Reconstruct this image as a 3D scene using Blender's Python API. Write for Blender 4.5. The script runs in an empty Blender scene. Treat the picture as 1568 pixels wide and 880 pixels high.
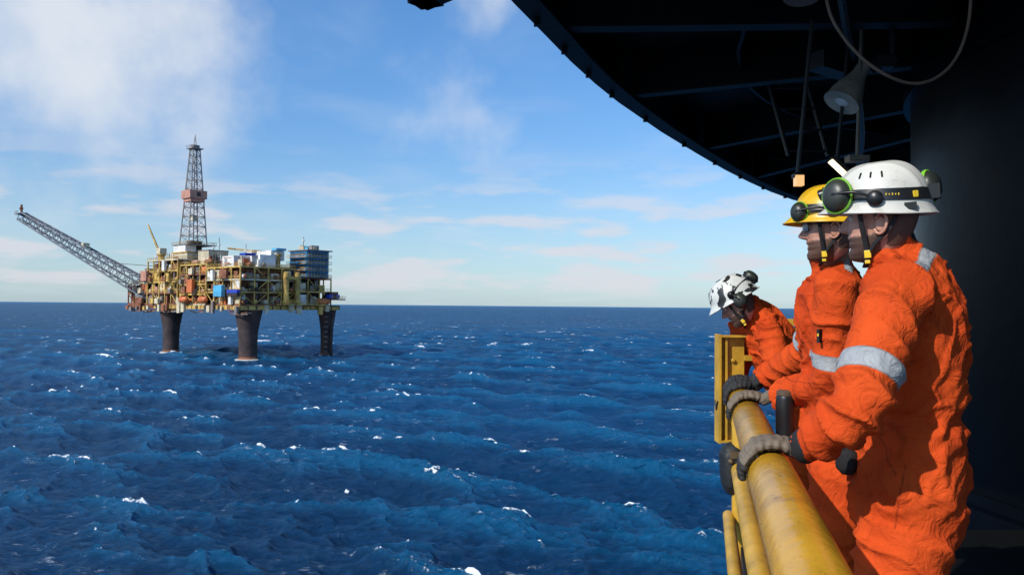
import bpy, bmesh, math, random
import numpy as np
from mathutils import Vector, Matrix, noise
random.seed(7); rng=np.random.default_rng(11)
V=Vector
scene=bpy.context.scene
scene.view_settings.view_transform='Standard'
scene.view_settings.look='None'
scene.view_settings.exposure=0

# ------------------------------------------------------------ camera
cd=bpy.data.cameras.new("camera"); cam=bpy.data.objects.new("camera",cd)
scene.collection.objects.link(cam); scene.camera=cam
cd.lens=26.4; cd.sensor_width=36; cd.clip_start=0.05; cd.clip_end=200000
cam.matrix_world=Matrix.Rotation(math.radians(91.4),4,'X')@Matrix.Rotation(math.radians(0.5),4,'Z')

# ------------------------------------------------------------ node helpers
def nd(nt,t,ins=None,**kw):
    n=nt.nodes.new(t)
    for k,v in kw.items(): setattr(n,k,v)
    if ins:
        for k,v in ins.items():
            s=n.inputs[k]
            if isinstance(v,bpy.types.NodeSocket): nt.links.new(v,s)
            else: s.default_value=v
    return n
def math_(nt,op,a,b=0.0,c=None,clamp=False):
    n=nt.nodes.new('ShaderNodeMath'); n.operation=op; n.use_clamp=clamp
    for i,v in enumerate([a,b]+([c] if c is not None else [])):
        if isinstance(v,bpy.types.NodeSocket): nt.links.new(v,n.inputs[i])
        else: n.inputs[i].default_value=v
    return n.outputs[0]
def mixc(nt,f,a,b,blend='MIX'):
    n=nt.nodes.new('ShaderNodeMix'); n.data_type='RGBA'; n.blend_type=blend
    for i,v in ((0,f),(6,a),(7,b)):
        if isinstance(v,bpy.types.NodeSocket): nt.links.new(v,n.inputs[i])
        else: n.inputs[i].default_value=(v if i==0 else (v[0],v[1],v[2],1))
    return n.outputs[2]
def sstep(nt,x,a,b):
    n=nt.nodes.new('ShaderNodeMapRange'); n.interpolation_type='SMOOTHSTEP'
    nt.links.new(x,n.inputs[0]); n.inputs[1].default_value=a; n.inputs[2].default_value=b
    return n.outputs[0]
def mat(name,col,rough=0.5,metal=0.0,var=0.25,vscale=4.0,dirt=None,dscale=3.0,damt=0.5,bump=0.0,bscale=40.0,spec=0.5,emit=None,es=0):
    m=bpy.data.materials.new(name); m.use_nodes=True; nt=m.node_tree
    p=nt.nodes['Principled BSDF']
    tc=nd(nt,'ShaderNodeTexCoord').outputs['Object']
    n1=nd(nt,'ShaderNodeTexNoise',{'Vector':tc,'Scale':vscale,'Detail':4.0,'Roughness':0.6}).outputs['Fac']
    f=sstep(nt,n1,0.3,0.7)
    dark=[c*(1-var) for c in col]; lite=[min(1,c*(1+var*0.6)) for c in col]
    c=mixc(nt,f,dark,lite)
    if dirt:
        n2=nd(nt,'ShaderNodeTexNoise',{'Vector':tc,'Scale':dscale,'Detail':6.0,'Roughness':0.7}).outputs['Fac']
        c=mixc(nt,math_(nt,'MULTIPLY',sstep(nt,n2,0.5,0.72),damt),c,dirt)
    nt.links.new(c,p.inputs['Base Color'])
    p.inputs['Roughness'].default_value=rough; p.inputs['Metallic'].default_value=metal
    p.inputs['Specular IOR Level'].default_value=spec
    if bump:
        n3=nd(nt,'ShaderNodeTexNoise',{'Vector':tc,'Scale':bscale,'Detail':3.0}).outputs['Fac']
        b=nd(nt,'ShaderNodeBump',{'Height':n3,'Strength':bump,'Distance':0.01})
        nt.links.new(b.outputs[0],p.inputs['Normal'])
    if emit:
        p.inputs['Emission Color'].default_value=(*emit,1); p.inputs['Emission Strength'].default_value=es
    return m

# ------------------------------------------------------------ mesh helpers
def empty(name):
    o=bpy.data.objects.new(name,None); o.empty_display_size=0.2
    scene.collection.objects.link(o); return o
def mkobj(name,verts,faces,m,parent=None,smooth=False):
    me=bpy.data.meshes.new(name); me.from_pydata([tuple(v) for v in verts],[],faces); me.update()
    if smooth: me.shade_smooth()
    o=bpy.data.objects.new(name,me); scene.collection.objects.link(o)
    if m: me.materials.append(m)
    if parent: o.parent=parent
    return o
class Bag:
    def __init__(s): s.v=[]; s.f=[]
    def add(s,v,f):
        o=len(s.v); s.v+=[V(p) for p in v]; s.f+=[tuple(i+o for i in q) for q in f]
    def box(s,c,d,rz=0.0,M=None):
        x,y,z=d[0]/2,d[1]/2,d[2]/2
        vs=[V((a,b,e)) for a in(-x,x) for b in(-y,y) for e in(-z,z)]
        R=M or Matrix.Rotation(rz,3,'Z')
        s.add([R@p+V(c) for p in vs],[(0,1,3,2),(4,6,7,5),(0,4,5,1),(2,3,7,6),(0,2,6,4),(1,5,7,3)])
    def bb(s,x0,x1,y0,y1,z0,z1): s.box(((x0+x1)/2,(y0+y1)/2,(z0+z1)/2),(abs(x1-x0),abs(y1-y0),abs(z1-z0)))
    def beam(s,p,q,r,n=6,r2=None):
        p=V(p);q=V(q);t=(q-p)
        if t.length<1e-6:return
        t.normalize(); a=t.orthogonal().normalized(); b=t.cross(a); r2=r if r2 is None else r2
        vs=[];
        for P,R in((p,r),(q,r2)):
            for i in range(n):
                w=2*math.pi*(i+0.5)/n; vs.append(P+R*(math.cos(w)*a+math.sin(w)*b))
        fs=[(i,(i+1)%n,n+(i+1)%n,n+i) for i in range(n)]+[tuple(range(n))[::-1],tuple(range(n,2*n))]
        s.add(vs,fs)
    def lathe(s,prof,c,axis,n=24,a=None,sa=1,sb=1):
        t=V(axis).normalized(); a=(V(a)-V(a).dot(t)*t).normalized() if a is not None else t.orthogonal().normalized(); b=t.cross(a)
        vs=[]
        for r,h in prof:
            for i in range(n):
                w=2*math.pi*i/n; vs.append(V(c)+t*h+max(r,1e-4)*(sa*math.cos(w)*a+sb*math.sin(w)*b))
        fs=[]
        for k in range(len(prof)-1):
            for i in range(n):
                j=(i+1)%n; fs.append((k*n+i,k*n+j,(k+1)*n+j,(k+1)*n+i))
        fs+= [tuple(range(n))[::-1], tuple(range((len(prof)-1)*n,len(prof)*n))]
        s.add(vs,fs)
    def loft(s,pts,ref,n=20,sub=5,p=1.0):
        P=[V(q[0]) for q in pts]; ra=[q[1] for q in pts]; rb=[q[2] for q in pts]
        def cr(a,b,c,d,t): return 0.5*((2*b)+(c-a)*t+(2*a-5*b+4*c-d)*t*t+(3*b-a-3*c+d)*t**3)
        out=[];L=len(P)
        for i in range(L-1):
            g=lambda A,k:A[min(max(k,0),L-1)]
            for j in range(sub):
                t=j/sub
                out.append(tuple(cr(g(A,i-1),g(A,i),g(A,i+1),g(A,i+2),t) for A in(P,ra,rb)))
        out.append((P[-1],ra[-1],rb[-1]))
        vs=[];K=len(out)
        for k,(c,A,B) in enumerate(out):
            t=(out[min(k+1,K-1)][0]-out[max(k-1,0)][0]).normalized()
            r=V(ref); a=(r-r.dot(t)*t).normalized(); b=t.cross(a)
            for i in range(n):
                w=2*math.pi*i/n; cw,sw=math.cos(w),math.sin(w)
                vs.append(c+A*math.copysign(abs(cw)**p,cw)*a+B*math.copysign(abs(sw)**p,sw)*b)
        fs=[]
        for k in range(K-1):
            for i in range(n):
                j=(i+1)%n; fs.append((k*n+i,k*n+j,(k+1)*n+j,(k+1)*n+i))
        for idx,sgn in((0,-1),(K-1,1)):
            c,A,B=out[idx]; t=(out[min(idx+1,K-1)][0]-out[max(idx-1,0)][0]).normalized()
            base=len(vs); vs.append(c+sgn*t*min(A,B)*0.55)
            mid=len(vs); rr=[vs[idx*n+i] for i in range(n)]
            for q in rr: vs.append(c+(q-c)*0.72+sgn*t*min(A,B)*0.38)
            for i in range(n):
                j=(i+1)%n
                a0,a1=idx*n+i,idx*n+j
                if sgn>0: fs+=[(a0,a1,mid+j,mid+i),(mid+i,mid+j,base)]
                else: fs+=[(a1,a0,mid+i,mid+j),(mid+j,mid+i,base)]
        s.add(vs,fs)
    def rod(s,pts,r,n=8,sub=5):
        t=(V(pts[-1])-V(pts[0])); s.loft([(p,r,r) for p in pts],t.orthogonal() if t.length>0 else V((0,0,1)),n,sub)
    def obj(s,name,m,parent=None,smooth=False,M=None):
        v=[M@p for p in s.v] if M is not None else s.v
        return mkobj(name,v,s.f,m,parent,smooth)
def autosmooth(o,ang=40):
    o.data.shade_smooth()
    try: o.data.set_sharp_from_angle(angle=math.radians(ang))
    except Exception: pass
def remeshed(bag,voxel,smooth_it=4,sf=0.5):
    """union of closed lofts as one continuous surface"""
    o=mkobj("tmp",bag.v,bag.f,None)
    md=o.modifiers.new("r",'REMESH'); md.mode='VOXEL'; md.voxel_size=voxel
    sm=o.modifiers.new("s",'SMOOTH'); sm.factor=sf; sm.iterations=smooth_it
    dg=bpy.context.evaluated_depsgraph_get()
    me=bpy.data.meshes.new_from_object(o.evaluated_get(dg))
    bpy.data.objects.remove(o,do_unlink=True)
    return me
def get_co(me):
    a=np.empty(len(me.vertices)*3,dtype=np.float32); me.vertices.foreach_get('co',a); return a.reshape(-1,3)
def get_no(me):
    a=np.empty(len(me.vertices)*3,dtype=np.float32); me.vertices.foreach_get('normal',a); return a.reshape(-1,3)
def set_co(me,a): me.vertices.foreach_set('co',np.ascontiguousarray(a,dtype=np.float32).ravel()); me.update()
def attr(me,name,vals):
    at=me.attributes.new(name,'FLOAT','POINT'); at.data.foreach_set('value',np.ascontiguousarray(vals,dtype=np.float32))

# ------------------------------------------------------------ world / sun
SUN_H=V((-0.75,-0.66,0)).normalized(); EL=math.radians(36)
to_sun=V((SUN_H.x*math.cos(EL),SUN_H.y*math.cos(EL),math.sin(EL)))
w=bpy.data.worlds.new("World"); scene.world=w; w.use_nodes=True; nt=w.node_tree
bg=nt.nodes['Background']
sky=nd(nt,'ShaderNodeTexSky',sky_type='NISHITA'); sky.sun_disc=False
sky.sun_elevation=EL; sky.sun_rotation=math.atan2(to_sun.x,to_sun.y)
sky.altitude=0; sky.air_density=1.0; sky.dust_density=0.5; sky.ozone_density=2.5
tc=nd(nt,'ShaderNodeTexCoord').outputs['Generated']
nrm=nd(nt,'ShaderNodeVectorMath',{0:tc},operation='NORMALIZE').outputs[0]
sep=nd(nt,'ShaderNodeSeparateXYZ',{0:nrm})
zc=math_(nt,'ADD',math_(nt,'MAXIMUM',sep.outputs[2],0.0),0.12)
cx=math_(nt,'DIVIDE',sep.outputs[0],zc); cy=math_(nt,'DIVIDE',sep.outputs[1],zc)
cpos=nd(nt,'ShaderNodeCombineXYZ',{0:cx,1:cy,2:0.0}).outputs[0]
nz=nd(nt,'ShaderNodeTexNoise',{'Vector':cpos,'Scale':1.5,'Detail':5.0,'Roughness':0.5,'Distortion':0.3}).outputs['Fac']
nz2=nd(nt,'ShaderNodeTexNoise',{'Vector':nrm,'Scale':7.0,'Detail':6.0,'Roughness':0.52}).outputs['Fac']
def blob(dx,dz,r0,r1):
    d=V((dx,1,dz)).normalized()
    dt=nd(nt,'ShaderNodeVectorMath',{0:nrm,1:tuple(d)},operation='DOT_PRODUCT').outputs['Value']
    return sstep(nt,dt,math.cos(r0),math.cos(r1))
b1=blob(-0.60,0.40,0.26,0.0); b2=blob(-0.07,0.28,0.15,0.0); b3=blob(-0.68,0.13,0.12,0.0); b4=blob(-0.46,0.28,0.17,0.0); b5=blob(-0.08,0.39,0.11,0.0)
mx=lambda a,b:math_(nt,'MAXIMUM',a,b); ml=lambda a,k:math_(nt,'MULTIPLY',a,k)
b=mx(mx(ml(b1,.92),ml(b4,0.7)),mx(mx(ml(b2,0.46),ml(b5,.40)),ml(b3,0.5)))
m1=ml(sstep(nt,math_(nt,'ADD',ml(b,0.60),ml(nz2,1.15)),0.68,1.32),0.95)
hp=nd(nt,'ShaderNodeMapping',{'Vector':nrm,'Scale':(4.5,4.5,20.0)}).outputs[0]
nz3=nd(nt,'ShaderNodeTexNoise',{'Vector':hp,'Scale':1.9,'Detail':5.0,'Roughness':0.5}).outputs['Fac']
band=ml(math_(nt,'SUBTRACT',1.0,sstep(nt,sep.outputs[2],0.08,0.22)),sstep(nt,sep.outputs[2],0.0,0.03))
low=ml(ml(sstep(nt,nz3,0.47,0.63),band),0.72)
gen=ml(sstep(nt,nz,0.46,0.78),0.24)
cl=mx(m1,gen)
grad=sstep(nt,sep.outputs[2],0.0,0.40)
skyc=mixc(nt,1.0,sky.outputs[0],mixc(nt,grad,(1.0,1.15,1.30),(0.88,1.40,1.80)),'MULTIPLY')
hz=ml(math_(nt,'SUBTRACT',1.0,sstep(nt,sep.outputs[2],-0.03,0.22)),0.50)
skyc=mixc(nt,hz,skyc,(4.8,6.8,8.4))
fin=mixc(nt,cl,skyc,(7.3,7.8,8.5))
fin=mixc(nt,low,fin,(7.2,7.1,7.7))
nt.links.new(fin,bg.inputs[0]); bg.inputs[1].default_value=0.102
sd=bpy.data.lights.new("sun",'SUN'); sd.energy=4.2; sd.angle=math.radians(0.6); sd.color=(1,0.94,0.84)
so=bpy.data.objects.new("sun",sd); scene.collection.objects.link(so)
so.rotation_euler=to_sun.to_track_quat('Z','Y').to_euler()

# ------------------------------------------------------------ sea
SEA=-25.0
def build_sea():
    rs=[2.0]; 
    while rs[-1]<60: rs.append(rs[-1]+max(0.6,1.2-rs[-1]*0.02))
    while rs[-1]<90000:
        r=rs[-1]; rs.append(r+max(0.19,min(r*r/54000.0,r*0.35)))
    R=np.array(rs)
    A=np.concatenate([np.linspace(-50,50,1100),np.linspace(52,308,110)])
    th=np.radians(A)
    RR,TT=np.meshgrid(R,th,indexing='ij')
    X=RR*np.sin(TT); Y=RR*np.cos(TT); nr,na=X.shape
    dr=np.gradient(R)[:,None]*np.ones((1,na)); da=np.abs(np.gradient(th))[None,:]*RR
    cell=np.maximum(dr*0.65,da)
    Z=np.zeros_like(X);DX=np.zeros_like(X);DY=np.zeros_like(X);J=np.zeros_like(X)
    NW=130; lam=np.exp(np.linspace(math.log(0.9),math.log(48),NW))*(1+0.05*rng.standard_normal(NW))
    wd=math.radians(238)
    gust=0.85+0.4*np.sin(X*0.019+1.3*np.sin(Y*0.013))*np.sin(Y*0.023+X*0.006)
    for l in lam:
        sp=0.36 if l>12 else 0.62
        d=wd+sp*rng.standard_normal(); k=2*math.pi/l; ph=rng.uniform(0,6.28)
        a=0.0170*l**0.80*(1.0 if l<22 else (22/l)**1.4)
        if l<6: a=a*gust
        wgt=np.clip((l/cell-1.8)/2.0,0,1)
        kx,ky=k*math.cos(d),k*math.sin(d)
        pha=kx*X+ky*Y+ph+0.8*np.sin(X*0.021*(1+.3*math.sin(l))+l)+0.8*np.sin(Y*0.017+2*l)
        c=np.cos(pha); s=np.sin(pha)
        Z+=wgt*a*c; DX-=wgt*a*0.9*math.cos(d)*s; DY-=wgt*a*0.9*math.sin(d)*s
        if l>2.2: J+=wgt*k*a*c
    foam=J+0.10*Z
    mu=foam.mean(axis=1,keepdims=True); sg=foam.std(axis=1,keepdims=True)+0.015
    foam=(foam-mu)/sg
    X2=X+DX;Y2=Y+DY
    co=np.stack([X2,Y2,Z+SEA],-1).reshape(-1,3)
    i=np.arange(nr-1)[:,None]; j=np.arange(na)[None,:]; j2=(j+1)%na
    f=np.stack([i*na+j+0*j,i*na+j2,(i+1)*na+j2,(i+1)*na+j],-1).reshape(-1,4)
    me=bpy.data.meshes.new("sea"); me.vertices.add(len(co)); me.vertices.foreach_set('co',co.astype(np.float32).ravel())
    me.loops.add(f.size); me.loops.foreach_set('vertex_index',f.astype(np.int32).ravel())
    me.polygons.add(len(f)); me.polygons.foreach_set('loop_start',np.arange(0,f.size,4,dtype=np.int32))
    me.update(calc_edges=True); me.shade_smooth()
    attr(me,"foam",foam.ravel()); attr(me,"hgt",Z.ravel())
    me.flip_normals()
    o=bpy.data.objects.new("sea",me); scene.collection.objects.link(o)
    m=bpy.data.materials.new("sea_water"); m.use_nodes=True; nt=m.node_tree; nt.nodes.remove(nt.nodes['Principled BSDF'])
    out=nt.nodes['Material Output']
    g=nd(nt,'ShaderNodeNewGeometry').outputs['Position']
    dist=nd(nt,'ShaderNodeVectorMath',{0:g},operation='LENGTH').outputs['Value']
    fo=nd(nt,'ShaderNodeAttribute',attribute_name='foam').outputs['Fac']
    hg=nd(nt,'ShaderNodeAttribute',attribute_name='hgt').outputs['Fac']
    big=nd(nt,'ShaderNodeTexNoise',{'Vector':g,'Scale':0.010,'Detail':2.0}).outputs['Fac']
    n1=nd(nt,'ShaderNodeTexNoise',{'Vector':g,'Scale':0.7,'Detail':6.0,'Roughness':0.72}).outputs['Fac']
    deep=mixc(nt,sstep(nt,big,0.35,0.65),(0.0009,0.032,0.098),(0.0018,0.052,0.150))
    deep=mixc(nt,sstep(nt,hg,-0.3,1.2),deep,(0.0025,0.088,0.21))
    # far water: aerial haze painted into the base colour by distance
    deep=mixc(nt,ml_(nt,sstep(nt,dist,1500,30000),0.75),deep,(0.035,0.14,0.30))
    gate=nd(nt,'ShaderNodeTexNoise',{'Vector':g,'Scale':0.05,'Detail':2.0}).outputs['Fac']
    fv=math_(nt,'ADD',fo,math_(nt,'MULTIPLY',math_(nt,'SUBTRACT',n1,0.5),5.4))
    fv=math_(nt,'ADD',fv,math_(nt,'MULTIPLY',math_(nt,'SUBTRACT',gate,0.5),3.2))
    fm=sstep(nt,fv,2.35,3.15)
    st=nd(nt,'ShaderNodeTexNoise',{'Vector':nd(nt,'ShaderNodeMapping',{'Vector':g,'Rotation':(0,0,0.6),'Scale':(0.25,0.9,1)}).outputs[0],'Scale':1.0,'Detail':6.0,'Roughness':0.75}).outputs['Fac']
    old=math_(nt,'MULTIPLY',math_(nt,'MULTIPLY',sstep(nt,st,0.58,0.74),sstep(nt,gate,0.46,0.64)),0.36)
    fk=nd(nt,'ShaderNodeTexNoise',{'Vector':g,'Scale':0.11,'Detail':4.0,'Roughness':.6}).outputs['Fac']
    fleck=ml_(nt,math_(nt,'MULTIPLY',sstep(nt,fk,.655,.70),sstep(nt,dist,280,600)),.75)
    fm=math_(nt,'MAXIMUM',math_(nt,'MAXIMUM',fm,old),fleck)
    mp=nd(nt,'ShaderNodeMapping',{'Vector':g,'Rotation':(0,0,0.7),'Scale':(1.0,1.8,1)}).outputs[0]
    w1=nd(nt,'ShaderNodeTexNoise',{'Vector':mp,'Scale':0.7,'Detail':7.0,'Roughness':0.70,'Distortion':0.5}).outputs['Fac']
    bp=nd(nt,'ShaderNodeBump',{'Height':w1,'Strength':1.0,'Distance':0.95}).outputs[0]
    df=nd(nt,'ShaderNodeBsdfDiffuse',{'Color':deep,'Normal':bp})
    gl=nd(nt,'ShaderNodeBsdfGlossy',{'Color':(0.72,0.92,1,1),'Roughness':0.20,'Normal':bp})
    fr=nd(nt,'ShaderNodeFresnel',{'IOR':1.33,'Normal':bp}).outputs[0]
    # wind-roughened sea: tilted facets cap the reflectance at grazing view
    fr=math_(nt,'MULTIPLY',fr,0.55); fr=math_(nt,'MINIMUM',fr,0.20)
    s1=nd(nt,'ShaderNodeMixShader',{0:fr,1:df.outputs[0],2:gl.outputs[0]})
    fd=nd(nt,'ShaderNodeBsdfDiffuse',{'Color':(0.80,0.83,0.85,1)})
    s2=nd(nt,'ShaderNodeMixShader',{0:fm,1:s1.outputs[0],2:fd.outputs[0]})
    nt.links.new(s2.outputs[0],out.inputs['Surface'])
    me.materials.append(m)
def ml_(nt,a,k): return math_(nt,'MULTIPLY',a,k)
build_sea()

# ------------------------------------------------------------ offshore platform
def build_rig():
    root=empty("offshore_oil_platform")
    root.matrix_world=Matrix.Translation((-117,334,SEA))@Matrix.Rotation(math.radians(-40),4,'Z')
    M_={
     'yellow':mat("yellow_steel",(0.58,0.37,0.085),0.55,0,0.5,0.3,(0.17,0.07,0.03),0.5,0.9),
     'rust':mat("rusty_steel",(0.24,0.085,0.04),0.7,0,0.5,0.5,(0.40,0.18,0.06),0.4,0.7),
     'cream':mat("cream_paint",(0.60,0.52,0.36),0.6,0,0.3,0.3,(0.3,0.15,0.06),0.4,0.6),
     'white':mat("white_paint",(0.75,0.74,0.70),0.5,0,0.2,0.3,(0.3,0.2,0.12),0.5,0.5),
     'dark':mat("dark_steel",(0.035,0.026,0.024),0.7,0,0.5,0.3),
     'grey':mat("grey_steel",(0.22,0.19,0.17),0.6,0,0.4,0.4,(0.2,0.09,0.03),0.5,0.7),
     'lattice':mat("lattice_steel",(0.30,0.27,0.25),0.6,0,0.35,0.3,(0.2,0.10,0.05),0.3,0.7),
     'boom':mat("flare_boom_steel",(0.16,0.17,0.20),0.6,0,0.4,0.3),
     'blue':mat("blue_cladding",(0.03,0.19,0.42),0.5,0,0.35,0.3),
     'ltblue':mat("light_blue_paint",(0.08,0.38,0.62),0.5,0,0.25,0.3),
     'royal':mat("royal_blue_paint",(0.02,0.05,0.38),0.5,0,0.25,0.3),
     'orange':mat("orange_paint",(0.58,0.15,0.04),0.5,0,0.3,0.3),
     'leg':mat("leg_concrete",(0.045,0.030,0.030),0.8,0,0.5,0.25,(0.11,0.04,0.028),0.12,0.8,),
     'pink':mat("faded_red_paint",(0.50,0.24,0.17),0.6,0,0.3,0.4,(0.35,0.12,0.05),0.4,0.6)}
    B={k:Bag() for k in M_}
    R=random.Random(5)
    for (x,y,s) in((0,0,1.0),(-72,0,0.95),(0,42,0.72),(-72,42,0.95)):
        B['leg'].lathe([(4.3*s,-12),(4.1*s,0),(4.0*s,8),(4.3*s,13),(5.2*s,18),(6.1*s,22.2)],(x,y,0),(0,0,1),28)
        B['rust'].lathe([(4.2*s,-1),(4.2*s,1.4)],(x,y,0),(0,0,1),28)
        B['white'].lathe([(5.2*s,-.5),(5.6*s,.25),(5.0*s,.42),(4.2*s,.45)],(x,y,0),(0,0,1),28)
    B['dark'].beam((3.6,42,-2),(3.6,42,24),0.8,10)
    for k in range(8): B['grey'].bb(2.5,4.6,38.5,39.1,2+k*2.4,2.4+k*2.4)
    X0,X1,Y0,Y1=-104,6,-8,45
    B['yellow'].bb(X0+30,X1,Y0,Y0+.5,22.2,24.0); B['rust'].bb(X0,X0+30,Y0,Y0+.5,22.2,24.0); B['yellow'].bb(X1-.5,X1,Y0+.5,Y1,22.2,24.0)
    B['rust'].bb(X0,X0+.5,Y0+.5,Y1,22.2,24.4); B['rust'].bb(X0,X1,Y1-.5,Y1,22.2,24.4)
    B['dark'].bb(X0+.5,X1-.5,Y0+.5,Y1-.5,22.6,24.0)
    for i in range(28):
        x=X0+4*i
        if x<X1:
            B[R.choice(['dark','rust'])].bb(x,x+R.choice([.4,.4,2.2]),Y0-.15,Y0,22.3,23.9)
            if R.random()<.5: B[R.choice(['rust','yellow','cream','grey'])].bb(x,x+R.uniform(1,3),Y0-1.2,Y0-.2,R.uniform(20.2,21.8),R.uniform(22.5,26))
    for i in range(13):
        B['dark'].bb(X1,X1+.15,Y0+4*i,Y0+4*i+.4,22.3,23.9)
        if R.random()<.5: B[R.choice(['rust','yellow','cream','grey'])].bb(X1+.2,X1+1.4,Y0+4*i,Y0+4*i+R.uniform(1,3),R.uniform(20,21.8),R.uniform(22.5,26))
    for k in range(26):
        x=R.uniform(X0+2,X1-2); B[R.choice(['rust','dark','grey'])].beam((x,Y0+1,R.uniform(20,21.8)),(x+R.uniform(3,12),Y0+1,R.uniform(20,21.8)),.3,5)
    def rail(p,q,c='yellow'):
        p=V(p);q=V(q)
        for h in(0.6,1.2): B[c].beam(p+V((0,0,h)),q+V((0,0,h)),0.09,4)
        n=max(1,int((q-p).length/2.2))
        for i in range(n+1):
            a=p.lerp(q,i/n); B[c].beam(a,a+V((0,0,1.2)),0.08,4)
    def clutter(x0,x1,y0,y1,z0,z1,n,pal):
        for _ in range(n):
            k=R.choice(pal); t=R.random()
            sx=R.uniform(1.0,4.5); sy=R.uniform(1.2,4); sz=R.uniform(1,min(4.5,z1-z0))
            x=R.uniform(x0,max(x0,x1-sx)); y=R.uniform(y0,max(y0,y1-sy)); z=z0
            if t<.4: B[k].bb(x,x+sx,y,y+sy,z,z+sz)
            elif t<.6: B[k].lathe([(0,0),(.7,.05),(1,.35),(1,sz-.3),(.7,sz-.05),(0,sz)],(x+1,y+1,z),(0,0,1),12)
            elif t<.75: B[k].lathe([(0,0),(.8,.2),(1,.7),(1,sx+1.3),(.8,sx+1.8),(0,sx+2)],(x,y+1,z+1.2),(1,0,0),12)
            else:
                for q in range(R.randint(2,4)):
                    zz=z+R.uniform(.4,z1-z0-.3); yy=y+q*.5
                    if R.random()<.5: B[k].beam((x,yy,zz),(min(x1,x+sx*2),yy,zz),R.uniform(.15,.35),6)
                    else: B[k].beam((x+q*.7,y,z),(x+q*.7,y,z1),R.uniform(.15,.35),6)
    def module(x0,x1,y0,y1,z0,z1,lev,col,pal,dens=1.0,brace=True,solid=0.0):
        h=(z1-z0)/lev
        for l in range(lev+1):
            z=z0+l*h
            B['grey'].bb(x0+.3,x1-.3,y0+.3,y1-.3,z-.12,z+.12)
            c2=col if R.random()<.55 else R.choice(['rust','cream','rust'])
            B[c2].bb(x0,x1,y0,y0+.3,z-.35,z+.35); B[c2].bb(x1-.3,x1,y0+.3,y1,z-.35,z+.35)
            B[col].bb(x0,x1-.3,y1-.3,y1,z-.35,z+.35); B[col].bb(x0,x0+.3,y0+.3,y1-.3,z-.35,z+.35)
            if l>0 or z0>30:
                rail((x0,y0-.1,z+.3),(x1,y0-.1,z+.3)); rail((x1+.1,y0,z+.3),(x1+.1,y1,z+.3))
        nx=max(1,round((x1-x0)/7)); ny=max(1,round((y1-y0)/7))
        for i in range(nx+1):
            x=x0+.2+(x1-x0-.4)*i/nx
            for y in(y0+.15,y1-.15): B[col].beam((x,y,z0),(x,y,z1),.36,6)
            if brace and i<nx:
                xn=x0+.2+(x1-x0-.4)*(i+1)/nx
                for l in range(lev):
                    t=R.random()
                    if t<.55: 
                        a,b=(x,xn) if R.random()<.5 else (xn,x); B[col].beam((a,y0+.1,z0+l*h),(b,y0+.1,z0+(l+1)*h),.22,5)
        for i in range(ny+1):
            y=y0+.2+(y1-y0-.4)*i/ny
            for x in(x0+.15,x1-.15): B[col].beam((x,y,z0),(x,y,z1),.36,6)
            if brace and i<ny:
                yn=y0+.2+(y1-y0-.4)*(i+1)/ny
                for l in range(lev):
                    if R.random()<.5:
                        a,b=(y,yn) if R.random()<.5 else (yn,y); B[col].beam((x1-.1,a,z0+l*h),(x1-.1,b,z0+(l+1)*h),.22,5)
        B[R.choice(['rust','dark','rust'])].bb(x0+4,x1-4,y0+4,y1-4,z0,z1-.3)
        for l in range(lev):
            zz=z0+l*h+.15; n=int(dens*((x1-x0))/1.7)
            clutter(x0+.6,x1-.6,y0+.5,y0+4,zz,zz+h-.6,n,pal)
            n=int(dens*((y1-y0))/1.7)
            clutter(x1-4.5,x1-.6,y0+.5,y1-.6,zz,zz+h-.6,n,pal)
            for _ in range(int((x1-x0)/10)):
                if R.random()<.6:
                    xa=R.uniform(x0,x1-4); B[R.choice(pal)].bb(xa,xa+R.uniform(2,4),y0-1.6,y0-.45,zz,zz+R.uniform(1.5,h*.9))
            for i in range(nx):
                if R.random()<solid:
                    xa=x0+(x1-x0)*i/nx+.5; xb=x0+(x1-x0)*(i+1)/nx-.5
                    B[R.choice(pal)].bb(xa,xb,y0+.36,y0+.6,zz+.3,zz+h*R.uniform(.45,.9))
            for i in range(ny):
                if R.random()<solid:
                    ya=y0+(y1-y0)*i/ny+.5; yb=y0+(y1-y0)*(i+1)/ny-.5
                    B[R.choice(pal)].bb(x1-.6,x1-.36,ya,yb,zz+.3,zz+h*R.uniform(.45,.9))
    mixp=['yellow','yellow','cream','rust','rust','white','dark','dark','cream','pink','orange','grey','rust','cream','white','grey']
    module(-104,-82,-8,30,24.4,35,2,'rust',['rust','rust','rust','orange','dark','cream'],1.2,True,.35)
    module(-100,-84,-4,20,35.4,40,1,'rust',['rust','pink','dark','cream'],1.0,False,.2)
    module(-82,-50,-8,40,24.4,46,4,'yellow',mixp,1.1,True,.15)
    module(-50,-24,-7,43,24.4,43,4,'yellow',mixp,1.2,True,.18)
    module(-24,5.5,-7.5,20,24.4,41,3,'yellow',mixp,1.2,True,.2)
    module(-20,4.5,21,41,24.4,37,2,'yellow',mixp,1.2,True,.1)
    clutter(-80,-52,-6,30,46.3,50,30,mixp); clutter(-48,-26,-5,30,43.4,48,40,mixp+['white','cream'])
    clutter(-22,3,-5,18,41.4,46,34,mixp+['white','white','cream']); clutter(-99,-84,-3,18,40.3,44,12,['rust','grey','yellow'])
    clutter(-22,3,22,40,37.4,42,18,mixp+['white'])
    B['cream'].bb(-46,-36,0,10,43.4,50); B['grey'].bb(-46.2,-35.8,-.2,10.2,50,50.5)
    B['white'].bb(-18,-8,-3,5,41.4,46.5); B['white'].bb(-6,2,4,12,41.4,47); B['royal'].bb(-5,0,-2,3,46.5,47.5)
    B['white'].bb(-14,-2,12,19,45,49.5); B['white'].bb(-30,-25,16,24,46,51)
    B['ltblue'].bb(-3,1,13,18,49.5,50.5)
    bx,by0,by1,bz=-8,26,38.5,37.4
    B['blue'].bb(bx,5.5,by0,by1,bz,50)
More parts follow.
